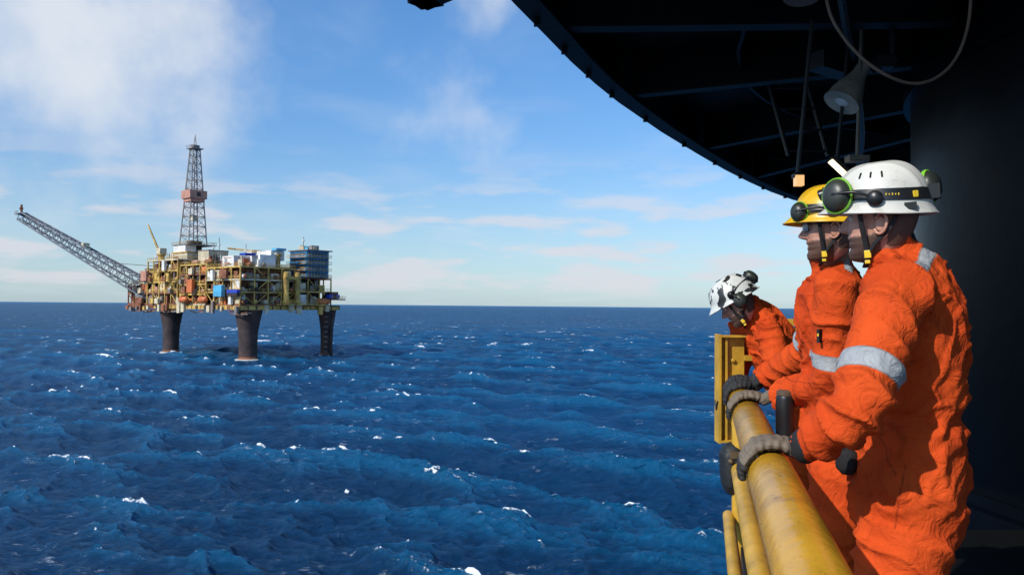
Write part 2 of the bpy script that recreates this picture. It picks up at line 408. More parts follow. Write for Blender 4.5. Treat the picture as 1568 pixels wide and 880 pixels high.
    for l in range(4):
        z=bz+.3+l*3.1
        B['dark'].bb(5.5,5.56,by0+1,by1-1,z+1.2,z+2.0)
        B['yellow'].bb(5.5,7.2,by0-.5,by1+.5,z-.15,z+.05); rail((7.2,by0-.5,z),(7.2,by1+.5,z))
        B['dark'].bb(bx+1,5,by0-.1,by0,z+1.2,z+2.0)
        B['yellow'].bb(bx,7.2,by0-1.8,by0-.5,z-.15,z+.05); rail((bx,by0-1.8,z),(7.2,by0-1.8,z))
    for k in range(7): B['ltblue'].bb(5.57,5.62,by0+.8+k*1.75,by0+1+k*1.75,bz,50)
    B['grey'].bb(bx-.5,7.4,by0-.8,by1+.8,50,50.5); B['ltblue'].bb(-6,2,29,35,50.5,52); clutter(-7,5,27,37,50.5,53,8,['white','cream','grey'])
    B['rust'].bb(-6,9,38,46,27,27.6); B['royal'].bb(5.8,8.5,37,43,27.8,29.6); rail((9,38,27.6),(9,46,27.6)); rail((-6,46,27.6),(9,46,27.6))
    clutter(0,8,38,45,27.6,31,8,mixp)
    B['orange'].lathe([(0,0),(1,.4),(1.4,1.5),(1.4,6),(1,7),(0,7.6)],(8.3,30,26.2),(0,1,0),12)
    B['yellow'].bb(6,9.5,10,34,24.4,24.9); rail((9.5,10,24.9),(9.5,34,24.9))
    for y in(14,20): B['yellow'].lathe([(1.3,0),(1.3,14),(.7,14.5)],(7.5,y,25),(0,0,1),14)
    B['yellow'].bb(6.3,8.7,13,21,36,37.5)
    B['ltblue'].bb(-13,-6,-9.8,-8.1,28,33); B['royal'].bb(-2,6.6,-9.6,-8.1,29.5,31); B['dark'].bb(-2,6.6,-9.5,-8.2,28.2,29.4)
    B['orange'].bb(-38,-33,-9.6,-8.2,30,36); B['rust'].bb(-10,-4,-8.8,-7.7,36,40)
    B['pink'].bb(-86,-80,-9.6,-8.1,36,41)
    for x in(-44,-26):
        B['orange'].lathe([(0,0),(1,.4),(1.5,1.5),(1.5,5.5),(1,6.6),(0,7.2)],(x,-9.6,26.6),(1,0,0),12)
        B['yellow'].beam((x+1,-8,29.5),(x+1,-10.5,29.5),.2,4);B['yellow'].beam((x+6,-8,29.5),(x+6,-10.5,29.5),.2,4)
    for (x,z0,z1) in((-30,24.5,31),(-55,31,38),(-15,31,37),(-70,38,45)):
        B['yellow'].beam((x,-8.6,z0),(x+8,-8.6,z1),.35,4); B['yellow'].beam((x,-8.6,z0+1.2),(x+8,-8.6,z1+1.2),.1,4)
    # drilling derrick
    dx,dy=-59,4; zb,zt=53.5,102
    B['cream'].bb(dx-8,dx+8,dy-7,dy+9,46.3,49.5); B['yellow'].bb(dx-8.5,dx+8.5,dy-7.5,dy+9.5,49.5,50.1)
    B['white'].bb(dx-7,dx+5,dy-6.5,dy-1,50.1,53.5); B['dark'].bb(dx-3,dx+3,dy-2,dy+3,50.1,56); B['grey'].bb(dx-8,dx+8,dy-7,dy+8,53.5,53.9)
    rail((dx-8,dy-7,53.9),(dx+8,dy-7,53.9)); rail((dx+8,dy-7,53.9),(dx+8,dy+8,53.9))
    hw=lambda z: 4.7+(1.7-4.7)*(z-zb)/(zt-zb)
    lv=[zb+ (zt-zb)*(1-(1-i/11)**1.12) for i in range(12)]
    for i,z in enumerate(lv):
        a=hw(z); c=[(dx-a,dy-a,z),(dx+a,dy-a,z),(dx+a,dy+a,z),(dx-a,dy+a,z)]
        for k in range(4): B['lattice'].beam(c[k],c[(k+1)%4],.17,4)
        if i+1<len(lv):
            z2=lv[i+1]; a2=hw(z2); c2=[(dx-a2,dy-a2,z2),(dx+a2,dy-a2,z2),(dx+a2,dy+a2,z2),(dx-a2,dy+a2,z2)]
            for k in range(4):
                B['lattice'].beam(c[k],c2[k],.34,5)
                B['lattice'].beam(c[k],c2[(k+1)%4],.12,4); B['lattice'].beam(c[(k+1)%4],c2[k],.12,4)
    B['pink'].bb(dx-4.6,dx+4.6,dy-4.4,dy+4.4,77.0,81.0); B['pink'].bb(dx-3.8,dx+3.8,dy-3.6,dy+3.6,75.4,77); B['dark'].bb(dx-4.65,dx+4.65,dy-1,dy+1,78,80)
    B['lattice'].beam((dx,dy,56),(dx,dy,98),.3,6); B['cream'].bb(dx-1.0,dx+1.0,dy-1,dy+1,66,69)
    B['lattice'].bb(dx-3,dx+3,dy-3,dy+3,102,102.4); rail((dx-3,dy-3,102.4),(dx+3,dy-3,102.4),'grey'); B['grey'].bb(dx-1.6,dx+1.6,dy-1.6,dy+1.6,102.4,104)
    B['grey'].beam((dx-1.5,dy,104),(dx,dy,109),.15,4); B['grey'].beam((dx+1.5,dy,104),(dx,dy,109),.15,4); B['grey'].beam((dx,dy,104),(dx+.2,dy,109.5),.12,4)
    # flare boom truss
    tip=V((-143,-46,69.5)); base=V((-84,-2,29))
    t=(tip-base).normalized(); s=t.cross(V((0,0,1))).normalized(); u=s.cross(t)
    N=17
    def sec(i):
        f=i/N; c=base.lerp(tip,f); ww=4.0*(1-f)+2.0*f
        return [c+s*ww+u*ww,c-s*ww+u*ww,c-s*ww-u*ww,c+s*ww-u*ww]
    for i in range(N+1):
        c=sec(i)
        for k in range(4): B['boom'].beam(c[k],c[(k+1)%4],.2,4)
        if i<N:
            c2=sec(i+1)
            for k in range(4):
                B['boom'].beam(c[k],c2[k],.45,5); B['boom'].beam(c[k],c2[(k+1)%4],.2,4)
    for off in(-1.0,0.2,1.2): B['boom'].beam(base+s*off+u*.5,tip+s*off+u*.5,.28,5)
    B['grey'].box(tip+V((0,0,1)),(5,5,.5)); B['rust'].beam(tip+V((0,0,1)),tip+V((-.5,0,6)),.55,6); B['rust'].beam(tip+V((-1.2,0,4)),tip+V((-.2,0,4)),.9,6)
    rail(tip+V((-2.5,-2.5,1.2)),tip+V((2.5,-2.5,1.2)),'grey')
    mid=base.lerp(tip,.55); B['cream'].box(mid+u*3.6,(3,3,2.2))
    B['rust'].beam((-101,-6,24.5),base+t*14-u*3.3,.5,6); B['rust'].beam((-90,12,35),base+u*3.3,.5,6)
    B['grey'].beam((-90,0,44),base.lerp(tip,.35)+u*2.5,.15,4)
    pc=V((-80,-2,44)); B['yellow'].lathe([(1.6,0),(1.6,5),(2.3,5.2),(2.3,6)],pc,(0,0,1),14); B['cream'].box(pc+V((0,0,7.4)),(4,3.4,2.8))
    e=pc+V((-7,-4,21)); b0=pc+V((-1,-1,7))
    for o in((.6,0,0),(-.6,0,0),(0,.6,.3)): B['yellow'].beam(b0+V(o),e+V(o)*.4,.22,4)
    for i in range(12):
        p=b0.lerp(e,i/12);q=b0.lerp(e,(i+1)/12); B['yellow'].beam(p+V((.6,0,0)),q+V((-.6,0,0)),.12,4)
    pc=V((-3,16,41)); B['yellow'].lathe([(1.4,0),(1.4,6),(2,6.2),(2,7)],pc,(0,0,1),14); b0=pc+V((0,0,7)); e=b0+V((-30,-8,3.5))
    for o in((0,.6,.5),(0,-.6,.5),(0,0,-.5)): B['yellow'].beam(b0+V(o),e+V(o)*.4,.2,4)
    for (x,y,z,h) in((-30,2,43,13),(-3,30,50,7),(-96,4,40,8),(-50,10,46,9),(-20,10,41,12),(2,12,41,9)):
        B['grey'].beam((x,y,z),(x,y,z+h),.16,5); B['white'].lathe([(0,0),(.6,.2),(.6,.8),(0,1)],(x,y,z+h*.7),(0,0,1),8)
    for k,bg_ in B.items():
        if bg_.v: bg_.obj(k+"_steelwork" if k not in('leg','blue') else {'leg':'shaft_legs','blue':'accommodation_block'}[k],M_[k],root)
build_rig()

# ------------------------------------------------------------ vessel structure overhead
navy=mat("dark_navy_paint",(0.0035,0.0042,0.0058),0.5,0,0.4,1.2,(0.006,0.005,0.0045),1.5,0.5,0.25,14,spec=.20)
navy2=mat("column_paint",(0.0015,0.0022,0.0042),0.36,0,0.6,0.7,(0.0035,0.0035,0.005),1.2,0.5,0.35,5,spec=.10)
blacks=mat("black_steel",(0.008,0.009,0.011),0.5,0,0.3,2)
E_DECK=[(2.5,-6),(1.5,-3.5),(.6,-1),(.1,1),(-.25,3),(-1.35,3.9),(-.66,5.47),(-.12,4.95),(.03,5.35),(.28,5.97),(.53,6.6),(.82,7.26),(1.14,7.92),(1.86,9.25),(2.63,10.56),(3.35,11.75),(4.1,12.9),(4.85,13.98),(5.65,15.0),(7.6,17),(10,18.5),(14,19),(17,16),(17,-6)]  # unseen part behind camera shaped to pass sun to workers and shade the column
def inside(x,y):
    c=False;n=len(E_DECK)
    for i in range(n):
        x1,y1=E_DECK[i];x2,y2=E_DECK[(i+1)%n]
        if (y1>y)!=(y2>y) and x<(x2-x1)*(y-y1)/(y2-y1)+x1: c=not c
    return c
def build_deck():
    root=empty("overhead_round_deck"); E=E_DECK
    n=len(E)
    vs=[(x,y,2.62) for x,y in E]+[(x,y,2.95) for x,y in E]
    bm=bmesh.new(); bv=[bm.verts.new(v) for v in vs]
    bm.faces.new(bv[:n]); bm.faces.new(bv[n:][::-1])
    for i in range(n): j=(i+1)%n; bm.faces.new((bv[i],bv[j],bv[n+j],bv[n+i]))
    bmesh.ops.triangulate(bm,faces=bm.faces[:2]); bmesh.ops.recalc_face_normals(bm,faces=bm.faces)
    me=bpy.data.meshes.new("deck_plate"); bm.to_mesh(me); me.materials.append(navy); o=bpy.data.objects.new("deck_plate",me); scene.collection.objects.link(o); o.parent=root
    B=Bag()
    for i in range(n-3):
        a=V((*E[i],0));b=V((*E[i+1],0)); d=(b-a).normalized(); inn=V((d.y,-d.x,0))
        for (z0,z1,t0,t1) in((2.2,2.62,0.0,.03),(2.17,2.2,-.03,.16)):
            p=[a+inn*t0,b+inn*t0,b+inn*t1,a+inn*t1]
            B.add([q+V((0,0,z0)) for q in p]+[q+V((0,0,z1)) for q in p],[(3,2,1,0),(4,5,6,7),(0,1,5,4),(1,2,6,5),(2,3,7,6),(3,0,4,7)])
        if 8<=i<=18: # small lugs along the rim
            m_=a.lerp(b,.5); B.box(m_+V((0,0,2.15))+inn*.02,(.05,.05,.05)); 
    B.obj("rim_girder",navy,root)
    B=Bag(); C=V((6.6,5.6,0))
    for i in (9,12,14,16,18,20):
        a=V((*E[i],0)); d=(C-a); d.normalize(); a=a+d*.1; b=C-d*3.2
        ang=math.atan2(d.y,d.x)
        B.box((a+b)/2+V((0,0,2.43)),((b-a).length,.03,.38),ang)
        B.box((a+b)/2+V((0,0,2.225)),((b-a).length,.14,.03),ang)
    for r in(4.7,6.6):
        for k in range(48):
            a0=2*math.pi*k/48;a1=2*math.pi*(k+1)/48
            m=C+V((math.cos((a0+a1)/2),math.sin((a0+a1)/2),0))*r
            if m.y<0 or not(inside(m.x-.5,m.y) and inside(m.x,m.y+.6) and inside(m.x-.4,m.y+.5)): continue
            B.box(m+V((0,0,2.47)),(.03,2*r*math.sin(math.pi/48)+.02,.26),(a0+a1)/2)
    B.obj("radial_girders",navy,root)
    B=Bag()
    p0=V((3.0,7.6,1.55)); 
    for s in(-.2,.2): B.beam(p0+V((s,0,0)),p0+V((s-.25,.1,1.05)),.022,6)
    for k in range(5): q=p0+V((-.06*k,.02*k,.05+.22*k)); B.beam(q+V((-.2,0,0)),q+V((.2,0,0)),.016,6)
    B.rod([(2.2,5,2.12),(4.2,9,2.12),(5.5,12,2.12)],.035); B.rod([(1.2,3,2.1),(3.2,4.6,2.1),(5,6,2.1)],.03)
    B.box((3.6,5.6,1.95),(.35,.35,.3)); B.box((2.7,6.3,2.05),(.5,.15,.14),.6); B.box((3.3,4.4,2.0),(.3,.25,.25))
    o=B.obj("ladder_and_pipes",blacks,root)
build_deck()
B=Bag(); B.lathe([(3.2,-6),(3.2,2.62)],(6.6,5.6,0),(0,0,1),96)
for z in(-1.4,1.9): B.lathe([(3.2,z),(3.26,z),(3.26,z+.08),(3.2,z+.08)],(6.6,5.6,0),(0,0,1),96)
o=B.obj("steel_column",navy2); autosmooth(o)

# walkway underfoot
B=Bag()
def rx(y): return .18+.257*y
fl=[(rx(-2)-.02,-2),(rx(4.9)-.02,4.9),(4.6,4.9),(4.6,-2)]
B.add([(x,y,-1.42) for x,y in fl]+[(x,y,-1.5) for x,y in fl],[(3,2,1,0),(4,5,6,7),(0,1,5,4),(1,2,6,5),(2,3,7,6),(3,0,4,7)])
B.obj("walkway_floor",mat("black_walkway",(0.003,0.0035,0.004),0.7,0,0.3,2,spec=.15))

root=empty("hanging_cable"); B=Bag()
B.rod([(1.74,4.2,1.9),(1.80,4.2,1.62),(2.0,4.2,1.38),(2.25,4.2,1.27),(2.45,4.2,1.36),(2.56,4.2,1.6),(2.58,4.2,1.95),(2.6,4.25,2.3)],.009,8,8)
B.rod([(1.74,4.2,1.9),(1.7,4.2,2.1),(1.8,4.3,2.4)],.009)
o=B.obj("cable",mat("worn_cable",(0.16,0.11,0.08),.6),root,True)
root=empty("ceiling_pipe_flange"); B=Bag()
B.lathe([(0,0),(.10,0),(.10,.03),(.06,.04),(.06,.2)],(1.62,4.2,1.75),(0.1,0.1,1),24)
o=B.obj("flange",mat("worn_pipe",(0.12,0.08,0.06),.5,.2),root); autosmooth(o)
def floodlight():
    root=empty("floodlight"); c=V((2.80,6.05,1.90)); ax=V((-.52,-.10,-.80)).normalized()
    B=Bag(); B.lathe([(.03,-.10),(.055,-.09),(.06,0),(.075,.05),(.105,.12),(.128,.20),(.140,.27),(.146,.29),(.134,.285)],c,ax,28)
    o=B.obj("lamp_housing",mat("aluminium_lamp",(0.30,0.29,0.25),.45,.1,.3,6),root); autosmooth(o)
    B=Bag(); B.lathe([(.134,.28),(.10,.284),(0,.286)],c,ax,28); o=B.obj("lens",mat("lamp_glass",(.5,.53,.55),.15),root); autosmooth(o)
    B=Bag(); B.beam(c+V((.1,0,.02)),c+V((.28,0,.12)),.02); B.beam(c+V((.28,0,.12)),c+V((.28,0,.5)),.03); B.box(c+V((.2,0,.1)),(.14,.1,.1)); B.obj("bracket",blacks,root)
floodlight()
def worklamp(name,c,size,col,st,tilt=.35):
    root=empty(name); B=Bag(); R_=Matrix.Rotation(tilt,3,'Y')
    B.box(c,size,0,R_); o=B.obj("diffuser",mat(name+"_glow",(.9,.8,.6),.4,emit=col,es=st),root)
    B=Bag(); B.box(V(c)+R_@V((0,.02,.035)),(size[0]*1.15,size[1]*1.2,.03),0,R_); B.beam(V(c)+V((0,.02,.06)),V(c)+V((.1,.02,1.1)),.015); B.obj("housing",blacks,root)
worklamp("work_lamp",(2.63,6.05,1.135),(.17,.06,.022),(1,.84,.48),2.6,.75)
worklamp("work_lamp.001",(1.93,5.05,.86),(.055,.05,.07),(1,.45,.10),1.0,0)
root=empty("junction_box"); B=Bag(); B.box((2.76,6.0,1.20),(.16,.1,.05)); B.beam((2.76,6,1.2),(2.8,6,2.3),.015); B.box((2.76,5.945,1.20),(.10,.01,.03))
B.obj("housing",mat("box_grey",(.16,.14,.11),.5),root)

# ------------------------------------------------------------ railing
def rail_mat():
    m=mat("yellow_rail_paint",(0.60,0.31,0.020),0.24,0,0.18,5,(0.20,0.085,0.02),6,0.65,0.22,26); nt=m.node_tree; p=nt.nodes['Principled BSDF']
    src=p.inputs['Base Color'].links[0].from_socket; tc=nd(nt,'ShaderNodeTexCoord').outputs['Object']
    sc=nd(nt,'ShaderNodeTexNoise',{'Vector':tc,'Scale':55.0,'Detail':4.0,'Roughness':.7}).outputs['Fac']
    c=mixc(nt,math_(nt,'MULTIPLY',sstep(nt,sc,.64,.69),.8),src,(.06,.03,.015)); nt.links.new(c,p.inputs['Base Color'])
    nt.links.new(math_(nt,'ADD',.14,math_(nt,'MULTIPLY',sc,.25)),p.inputs['Roughness']); return m
ypaint=rail_mat()
ypaint2=mat("yellow_rail_paint_aged",(0.58,0.33,0.03),0.45,0,0.25,6,(0.2,0.1,0.03),7,0.6,0.3,30)
RA=V((.257,1,0)).normalized(); UP=V((0,0,1)); OUT=V((-RA.y,RA.x,0)); RR_=.0625; RZ=-.45
def rc(y): return V((rx(y),y,RZ))
def rp(y,deg,r):
    a=math.radians(deg); return rc(y)+r*(math.cos(a)*UP+math.sin(a)*OUT)
root=empty("yellow_safety_railing")
B=Bag(); B.lathe([(0,-.004),(RR_-.006,-.002),(RR_,.006),(RR_,5.5),(RR_-.006,5.508),(0,5.51)],rc(-1.1),RA,64); o=B.obj("top_rail",ypaint,root); autosmooth(o)
B=Bag()
B.lathe([(.040,0),(.040,5.4)],rc(-1.1)+V((0,0,-.40)),RA,28)
B.lathe([(.03,0),(.03,5.3)],rc(-1.1)+V((0,0,-.66))+OUT*.05,RA,24)
for y in(1.0,4.0,-1.0): B.lathe([(.035,-1.0),(.035,-.02)],rc(y),(0,0,1),20)
o=B.obj("lower_rails",ypaint2,root); autosmooth(o)
B=Bag(); a=rc(-1.1)+OUT*-.01; b=rc(4.3)+OUT*-.01
p=[a,b,b-OUT*.01,a-OUT*.01]
B.add([q+V((0,0,-.98)) for q in p]+[q+V((0,0,-.80)) for q in p],[(3,2,1,0),(4,5,6,7),(0,1,5,4),(1,2,6,5),(2,3,7,6),(3,0,4,7)]); B.obj("kick_plate",blacks,root)

root=empty("yellow_gate_panel"); B=Bag()
x0,x1,z0,z1,y=1.175,1.33,-.76,-.155,4.30
B.bb(x0+.012,x1,y,y+.012,z0,z1); B.bb(x0,x0+.012,y-.05,y+.05,z0-.005,z1+.005); B.bb(x0+.012,x1,y-.05,y,z1-.012,z1); B.bb(x0+.012,x1,y-.05,y,z0,z0+.012)
B.bb(x0+.04,x0+.052,y-.03,y,z0+.012,z1-.012)
for z in(-.3,-.5,-.66): B.lathe([(.012,0),(.012,.014),(.008,.018)],(x0+.09,y,z),(0,-1,0),10)
B.bb(x1,x1+.5,y-.02,y+.02,-.10,-.06); B.bb(x1,x1+.5,y-.02,y+.02,-.30,-.27)
for k in range(4): B.beam((x1+.06+.12*k,y,-.30),(x1+.06+.12*k,y,-.10),.012)
o=B.obj("panel",ypaint2,root)
B=Bag()
for (a,b) in(((.02,.10),(.06,.10)),((.06,.10),(.06,.05)),((.03,.05),(.06,.05)),((.06,.05),(.06,0)),((.02,0),(.06,0))):
    B.beam((x0+.055+a[0],y-.003,-.66+a[1]),(x0+.055+b[0],y-.003,-.66+b[1]),.005,4)
B.beam((x0-.003,y-.03,-.53),(x0-.003,y,-.58),.006,4);B.beam((x0-.003,y,-.58),(x0-.003,y+.03,-.53),.006,4)
B.obj("stencil_marks",blacks,root)
root=empty("black_rubber_fender"); B=Bag()
B.loft([((1.165,4.02,-.74),.04,.05),((1.175,4.02,-.78),.058,.07),((1.185,4.02,-.93),.058,.07),((1.18,4.02,-.97),.045,.05)],(1,0,0),24,4,.6)
B.box((1.25,4.06,-.80),(.10,.05,.12)); B.box((1.26,4.04,-.93),(.08,.03,.12))
o=B.obj("fender",mat("black_rubber",(.012,.013,.015),.6,0,.3,8,bump=.3),root); autosmooth(o,50)
B=Bag()
for k in range(3): B.lathe([(.011,0),(.011,.02),(.006,.024)],(1.15+.03*k,3.955,-.80-.05*k),(0,-1,0),8)
B.box((1.20,3.955,-.77),(.10,.02,.035),.1); o=B.obj("bolts",mat("worn_bolt_steel",(.20,.14,.08),.5,.4),root)

# ------------------------------------------------------------ people
def suit_mat():
    m=bpy.data.materials.new("orange_coverall_fabric"); m.use_nodes=True; nt=m.node_tree; p=nt.nodes['Principled BSDF']
    tc=nd(nt,'ShaderNodeTexCoord').outputs['Object']
    n1=nd(nt,'ShaderNodeTexNoise',{'Vector':tc,'Scale':4.0,'Detail':4.0,'Roughness':.6}).outputs['Fac']
    n2=nd(nt,'ShaderNodeTexNoise',{'Vector':tc,'Scale':13.0,'Detail':6.0,'Roughness':.7}).outputs['Fac']
    c=mixc(nt,sstep(nt,n1,.3,.7),(0.50,0.050,0.008),(0.66,0.082,0.013))
    c=mixc(nt,math_(nt,'MULTIPLY',sstep(nt,n2,.52,.78),.5),c,(0.24,0.032,0.013))
    ba=nd(nt,'ShaderNodeAttribute',attribute_name='band').outputs['Fac']
    bf=sstep(nt,ba,-0.0008,0.0008)
    be=math_(nt,'MULTIPLY',bf,math_(nt,'SUBTRACT',1.0,sstep(nt,ba,0.002,0.004)))
    br=mixc(nt,n2,(0.24,0.26,0.28),(0.44,0.46,0.48))
    c=mixc(nt,bf,c,br); c=mixc(nt,math_(nt,'MULTIPLY',be,.7),c,(0.2,0.12,0.09))
    se=nd(nt,'ShaderNodeAttribute',attribute_name='seam').outputs['Fac']
    c=mixc(nt,math_(nt,'MULTIPLY',sstep(nt,se,-.0025,0.0),.6),c,(0.16,0.02,0.006))
    nt.links.new(c,p.inputs['Base Color']); nt.links.new(math_(nt,'SUBTRACT',.85,math_(nt,'MULTIPLY',bf,.35)),p.inputs['Roughness'])
    p.inputs['Specular IOR Level'].default_value=.15
    w=nd(nt,'ShaderNodeTexNoise',{'Vector':tc,'Scale':20.0,'Detail':4.0,'Roughness':.55,'Distortion':1.4}).outputs['Fac']
    f=nd(nt,'ShaderNodeTexNoise',{'Vector':tc,'Scale':500.0,'Detail':1.0}).outputs['Fac']
    b1=nd(nt,'ShaderNodeBump',{'Height':w,'Strength':.6,'Distance':.022}); b2=nd(nt,'ShaderNodeBump',{'Height':f,'Strength':.3,'Distance':.001,'Normal':b1.outputs[0]})
    nt.links.new(b2.outputs[0],p.inputs['Normal']); return m
SUIT=suit_mat()
def skin_mat(name,beard):
    m=bpy.data.materials.new(name); m.use_nodes=True; nt=m.node_tree; p=nt.nodes['Principled BSDF']
    tc=nd(nt,'ShaderNodeTexCoord').outputs['Object']
    n1=nd(nt,'ShaderNodeTexNoise',{'Vector':tc,'Scale':22.0,'Detail':4.0}).outputs['Fac']
    n2=nd(nt,'ShaderNodeTexNoise',{'Vector':tc,'Scale':260.0,'Detail':3.0}).outputs['Fac']
    c=mixc(nt,sstep(nt,n1,.35,.65),(.42,.19,.125),(.54,.28,.20))
    h=nd(nt,'ShaderNodeAttribute',attribute_name='hair').outputs['Fac']
    hf=sstep(nt,math_(nt,'ADD',h,math_(nt,'MULTIPLY',math_(nt,'SUBTRACT',n2,.5),.9)),.40,.85)
    c=mixc(nt,math_(nt,'MULTIPLY',hf,.88),c,beard); nt.links.new(c,p.inputs['Base Color']); p.inputs['Roughness'].default_value=.55
    b=nd(nt,'ShaderNodeBump',{'Height':n2,'Strength':.45,'Distance':.003}); nt.links.new(b.outputs[0],p.inputs['Normal']); return m
SKIN=skin_mat("skin_with_dark_beard",(.040,.024,.016)); SKIN2=skin_mat("skin_with_brown_beard",(.06,.03,.018))
BLACKF=mat("black_fabric",(.010,.010,.012),.85,0,.3,20,bump=.3,bscale=200)
BLACKP=mat("black_plastic",(.012,.012,.013),.35,0,.2,10)
WHITEH=mat("white_helmet_shell",(.64,.63,.58),.34,0,.08,8,(.30,.27,.22),12,.6)
YELH=mat("yellow_helmet_shell",(.70,.40,.015),.32,0,.12,8,(.3,.17,.03),12,.4)
MUFF=mat("dark_olive_cup",(.030,.034,.028),.4,0,.3,12)
GREEN=mat("lime_rim",(.22,.55,.05),.4,0,.2,10)
YELB=mat("yellow_buckle",(.75,.50,.02),.4,0,.15,10)
def spot_mat():
    m=mat("white_helmet_with_stickers",(.62,.63,.60),.35,0,.1,8); nt=m.node_tree; p=nt.nodes['Principled BSDF']
    src=p.inputs['Base Color'].links[0].from_socket
    tc=nd(nt,'ShaderNodeTexCoord').outputs['Object']
    v=nd(nt,'ShaderNodeTexNoise',{'Vector':tc,'Scale':22.0,'Detail':1.0}).outputs['Fac']
    nt.links.new(mixc(nt,sstep(nt,v,.57,.59),src,(.02,.02,.022)),p.inputs['Base Color']); return m
WHITESPOT=spot_mat()
def glove_mat(name,back,palm):
    m=bpy.data.materials.new(name); m.use_nodes=True; nt=m.node_tree; p=nt.nodes['Principled BSDF']
    tc=nd(nt,'ShaderNodeTexCoord').outputs['Object']
    n1=nd(nt,'ShaderNodeTexNoise',{'Vector':tc,'Scale':40.0,'Detail':5.0,'Roughness':.65}).outputs['Fac']
    t=nd(nt,'ShaderNodeAttribute',attribute_name='tone').outputs['Fac']
    bk=mixc(nt,n1,[c*.6 for c in back],[c*1.3 for c in back])
    c=mixc(nt,sstep(nt,math_(nt,'ADD',t,math_(nt,'MULTIPLY',math_(nt,'SUBTRACT',n1,.5),.25)),.45,.55),bk,palm)
    nt.links.new(c,p.inputs['Base Color']); p.inputs['Roughness'].default_value=.75
    b=nd(nt,'ShaderNodeBump',{'Height':n1,'Strength':.5,'Distance':.004}); nt.links.new(b.outputs[0],p.inputs['Normal']); return m
GLOVE_T=glove_mat("tan_work_glove",(.17,.135,.10),(.02,.018,.016)); GLOVE_B=glove_mat("black_work_glove",(.022,.022,.024),(.012,.012,.013))

def segdist(P,a,b):
    a=np.array(a);b=np.array(b);d=b-a;L=np.linalg.norm(d);u=d/L
    s=(P-a)@u; sc=np.clip(s,0,L); q=a+sc[:,None]*u; return np.linalg.norm(P-q,axis=1),s,L
def make_body(parent,bag,segs,bands,slabs,seams,waist,name="coverall",voxel=.0075):
    me=remeshed(bag,voxel,5,.5)
    P=get_co(me).astype(np.float64); N=get_no(me).astype(np.float64); n=len(P)
    ds=[]; ss=[]
    for (a,b,r,kind) in segs:
        d,s,L=segdist(P,a,b); ds.append(d/r); ss.append(s)
    ds=np.array(ds); ss=np.array(ss); k=ds.argmin(0)
    kinds=[s[3] for s in segs]; lens=[(V(s[1])-V(s[0])).length for s in segs]
    li=[i for i,q in enumerate(kinds) if q=='limb']; ti=[i for i,q in enumerate(kinds) if q!='limb']
    dl=ds[li].min(0); dt=ds[ti].min(0); wl=np.clip(.5+(dt-dl)*1.6,0,1)
    kl=np.array(li)[ds[li].argmin(0)]
    disp=np.zeros(n); wz,wax=waist
    for i in range(n):
        p=V(P[i]); kk=kl[i]; s=ss[kk][i]; L=lens[kk]
        w1=noise.noise(p*4.0+V((3,1,7))); w2=noise.noise(p*8+V((8,2,1)))
        g=max(0,min(1,.5+1.8*noise.noise(p*4.5+V((9,5,2)))))
        # limb: bunched rings, strongest near the joints
        j=min(abs(s),abs(L-s)); m=.45+.85*math.exp(-(j/.10)**2)
        ph=2*math.pi*s/.078+8.5*w1+3.2*w2
        rid=(1-abs(math.sin(ph*.5)))**1.5
        dlm=.0225*m*(rid-.38)*(.2+.8*g)+.012*w1
        # torso: long drapes, mostly vertical below the waist and diagonal above
        up=1.0 if wz is None else max(0,min(1,(p.z-wz)/.10+.5))
        a1=noise.noise(V((p.x*6.5+p.z*1.6,p.y*6.5,p.z*2.4))+V((w1,w2,0))*.9)
        a2=noise.noise(V((p.x*6+p.z*6.5,p.y*6+p.z*6.5,(p.x+p.y-p.z)*2.2))+V((w2,w1,3))*.9)
        a_=a1*(1-up)+a2*up
        rid=math.exp(-(a_/.13)**2); b_=noise.noise(V((p.x*12-p.z*9,p.y*12-p.z*9,p.z*6))+V((w1,0,w2)))
        dto=.022*(rid-.4)*(.4+.6*g)+.010*math.exp(-(b_/.13)**2)*(1-.6*g)+.014*w1-.003
        if wz is not None:
            zz=(p.z-wz); e=math.exp(-(zz/.018)**2); dto-=.011*e
            e2=math.exp(-((abs(zz)-.05)/.035)**2)
            dto+=.008*e2*(1-abs(math.sin(30*(p.x+p.y)+6*w1+4*w2)))
        disp[i]=dlm*wl[i]+dto*(1-wl[i])
    band=np.full(n,-.05)
    for (idx,s0,s1) in bands:
        on=(k==idx); hb=np.minimum(ss[idx]-s0,s1-ss[idx]); band=np.where(on,np.maximum(band,hb),band)
    for (c,nn,hw,rad) in slabs:
        c=np.array(c);nn=np.array(V(nn).normalized()); d=P-c
        hb=np.minimum(hw-np.abs(d@nn),rad-np.linalg.norm(d,axis=1)); band=np.maximum(band,hb)
    seam=np.full(n,-.05)
    for (c,nn,rad) in seams:
        c=np.array(c);nn=np.array(V(nn).normalized()); d=P-c
        hb=np.minimum(.0015-np.abs(d@nn),rad-np.linalg.norm(d,axis=1)); seam=np.maximum(seam,hb)
    disp=np.where(band>0,disp*.6+.002,disp)
    set_co(me,P+N*disp[:,None]); attr(me,"band",band); attr(me,"seam",seam)
    me.materials.clear(); me.materials.append(SUIT); me.shade_smooth(); me.name=name
    o=bpy.data.objects.new(name,me); scene.collection.objects.link(o); o.parent=parent
    sm=o.modifiers.new("s",'SMOOTH'); sm.factor=.5; sm.iterations=1
    return o

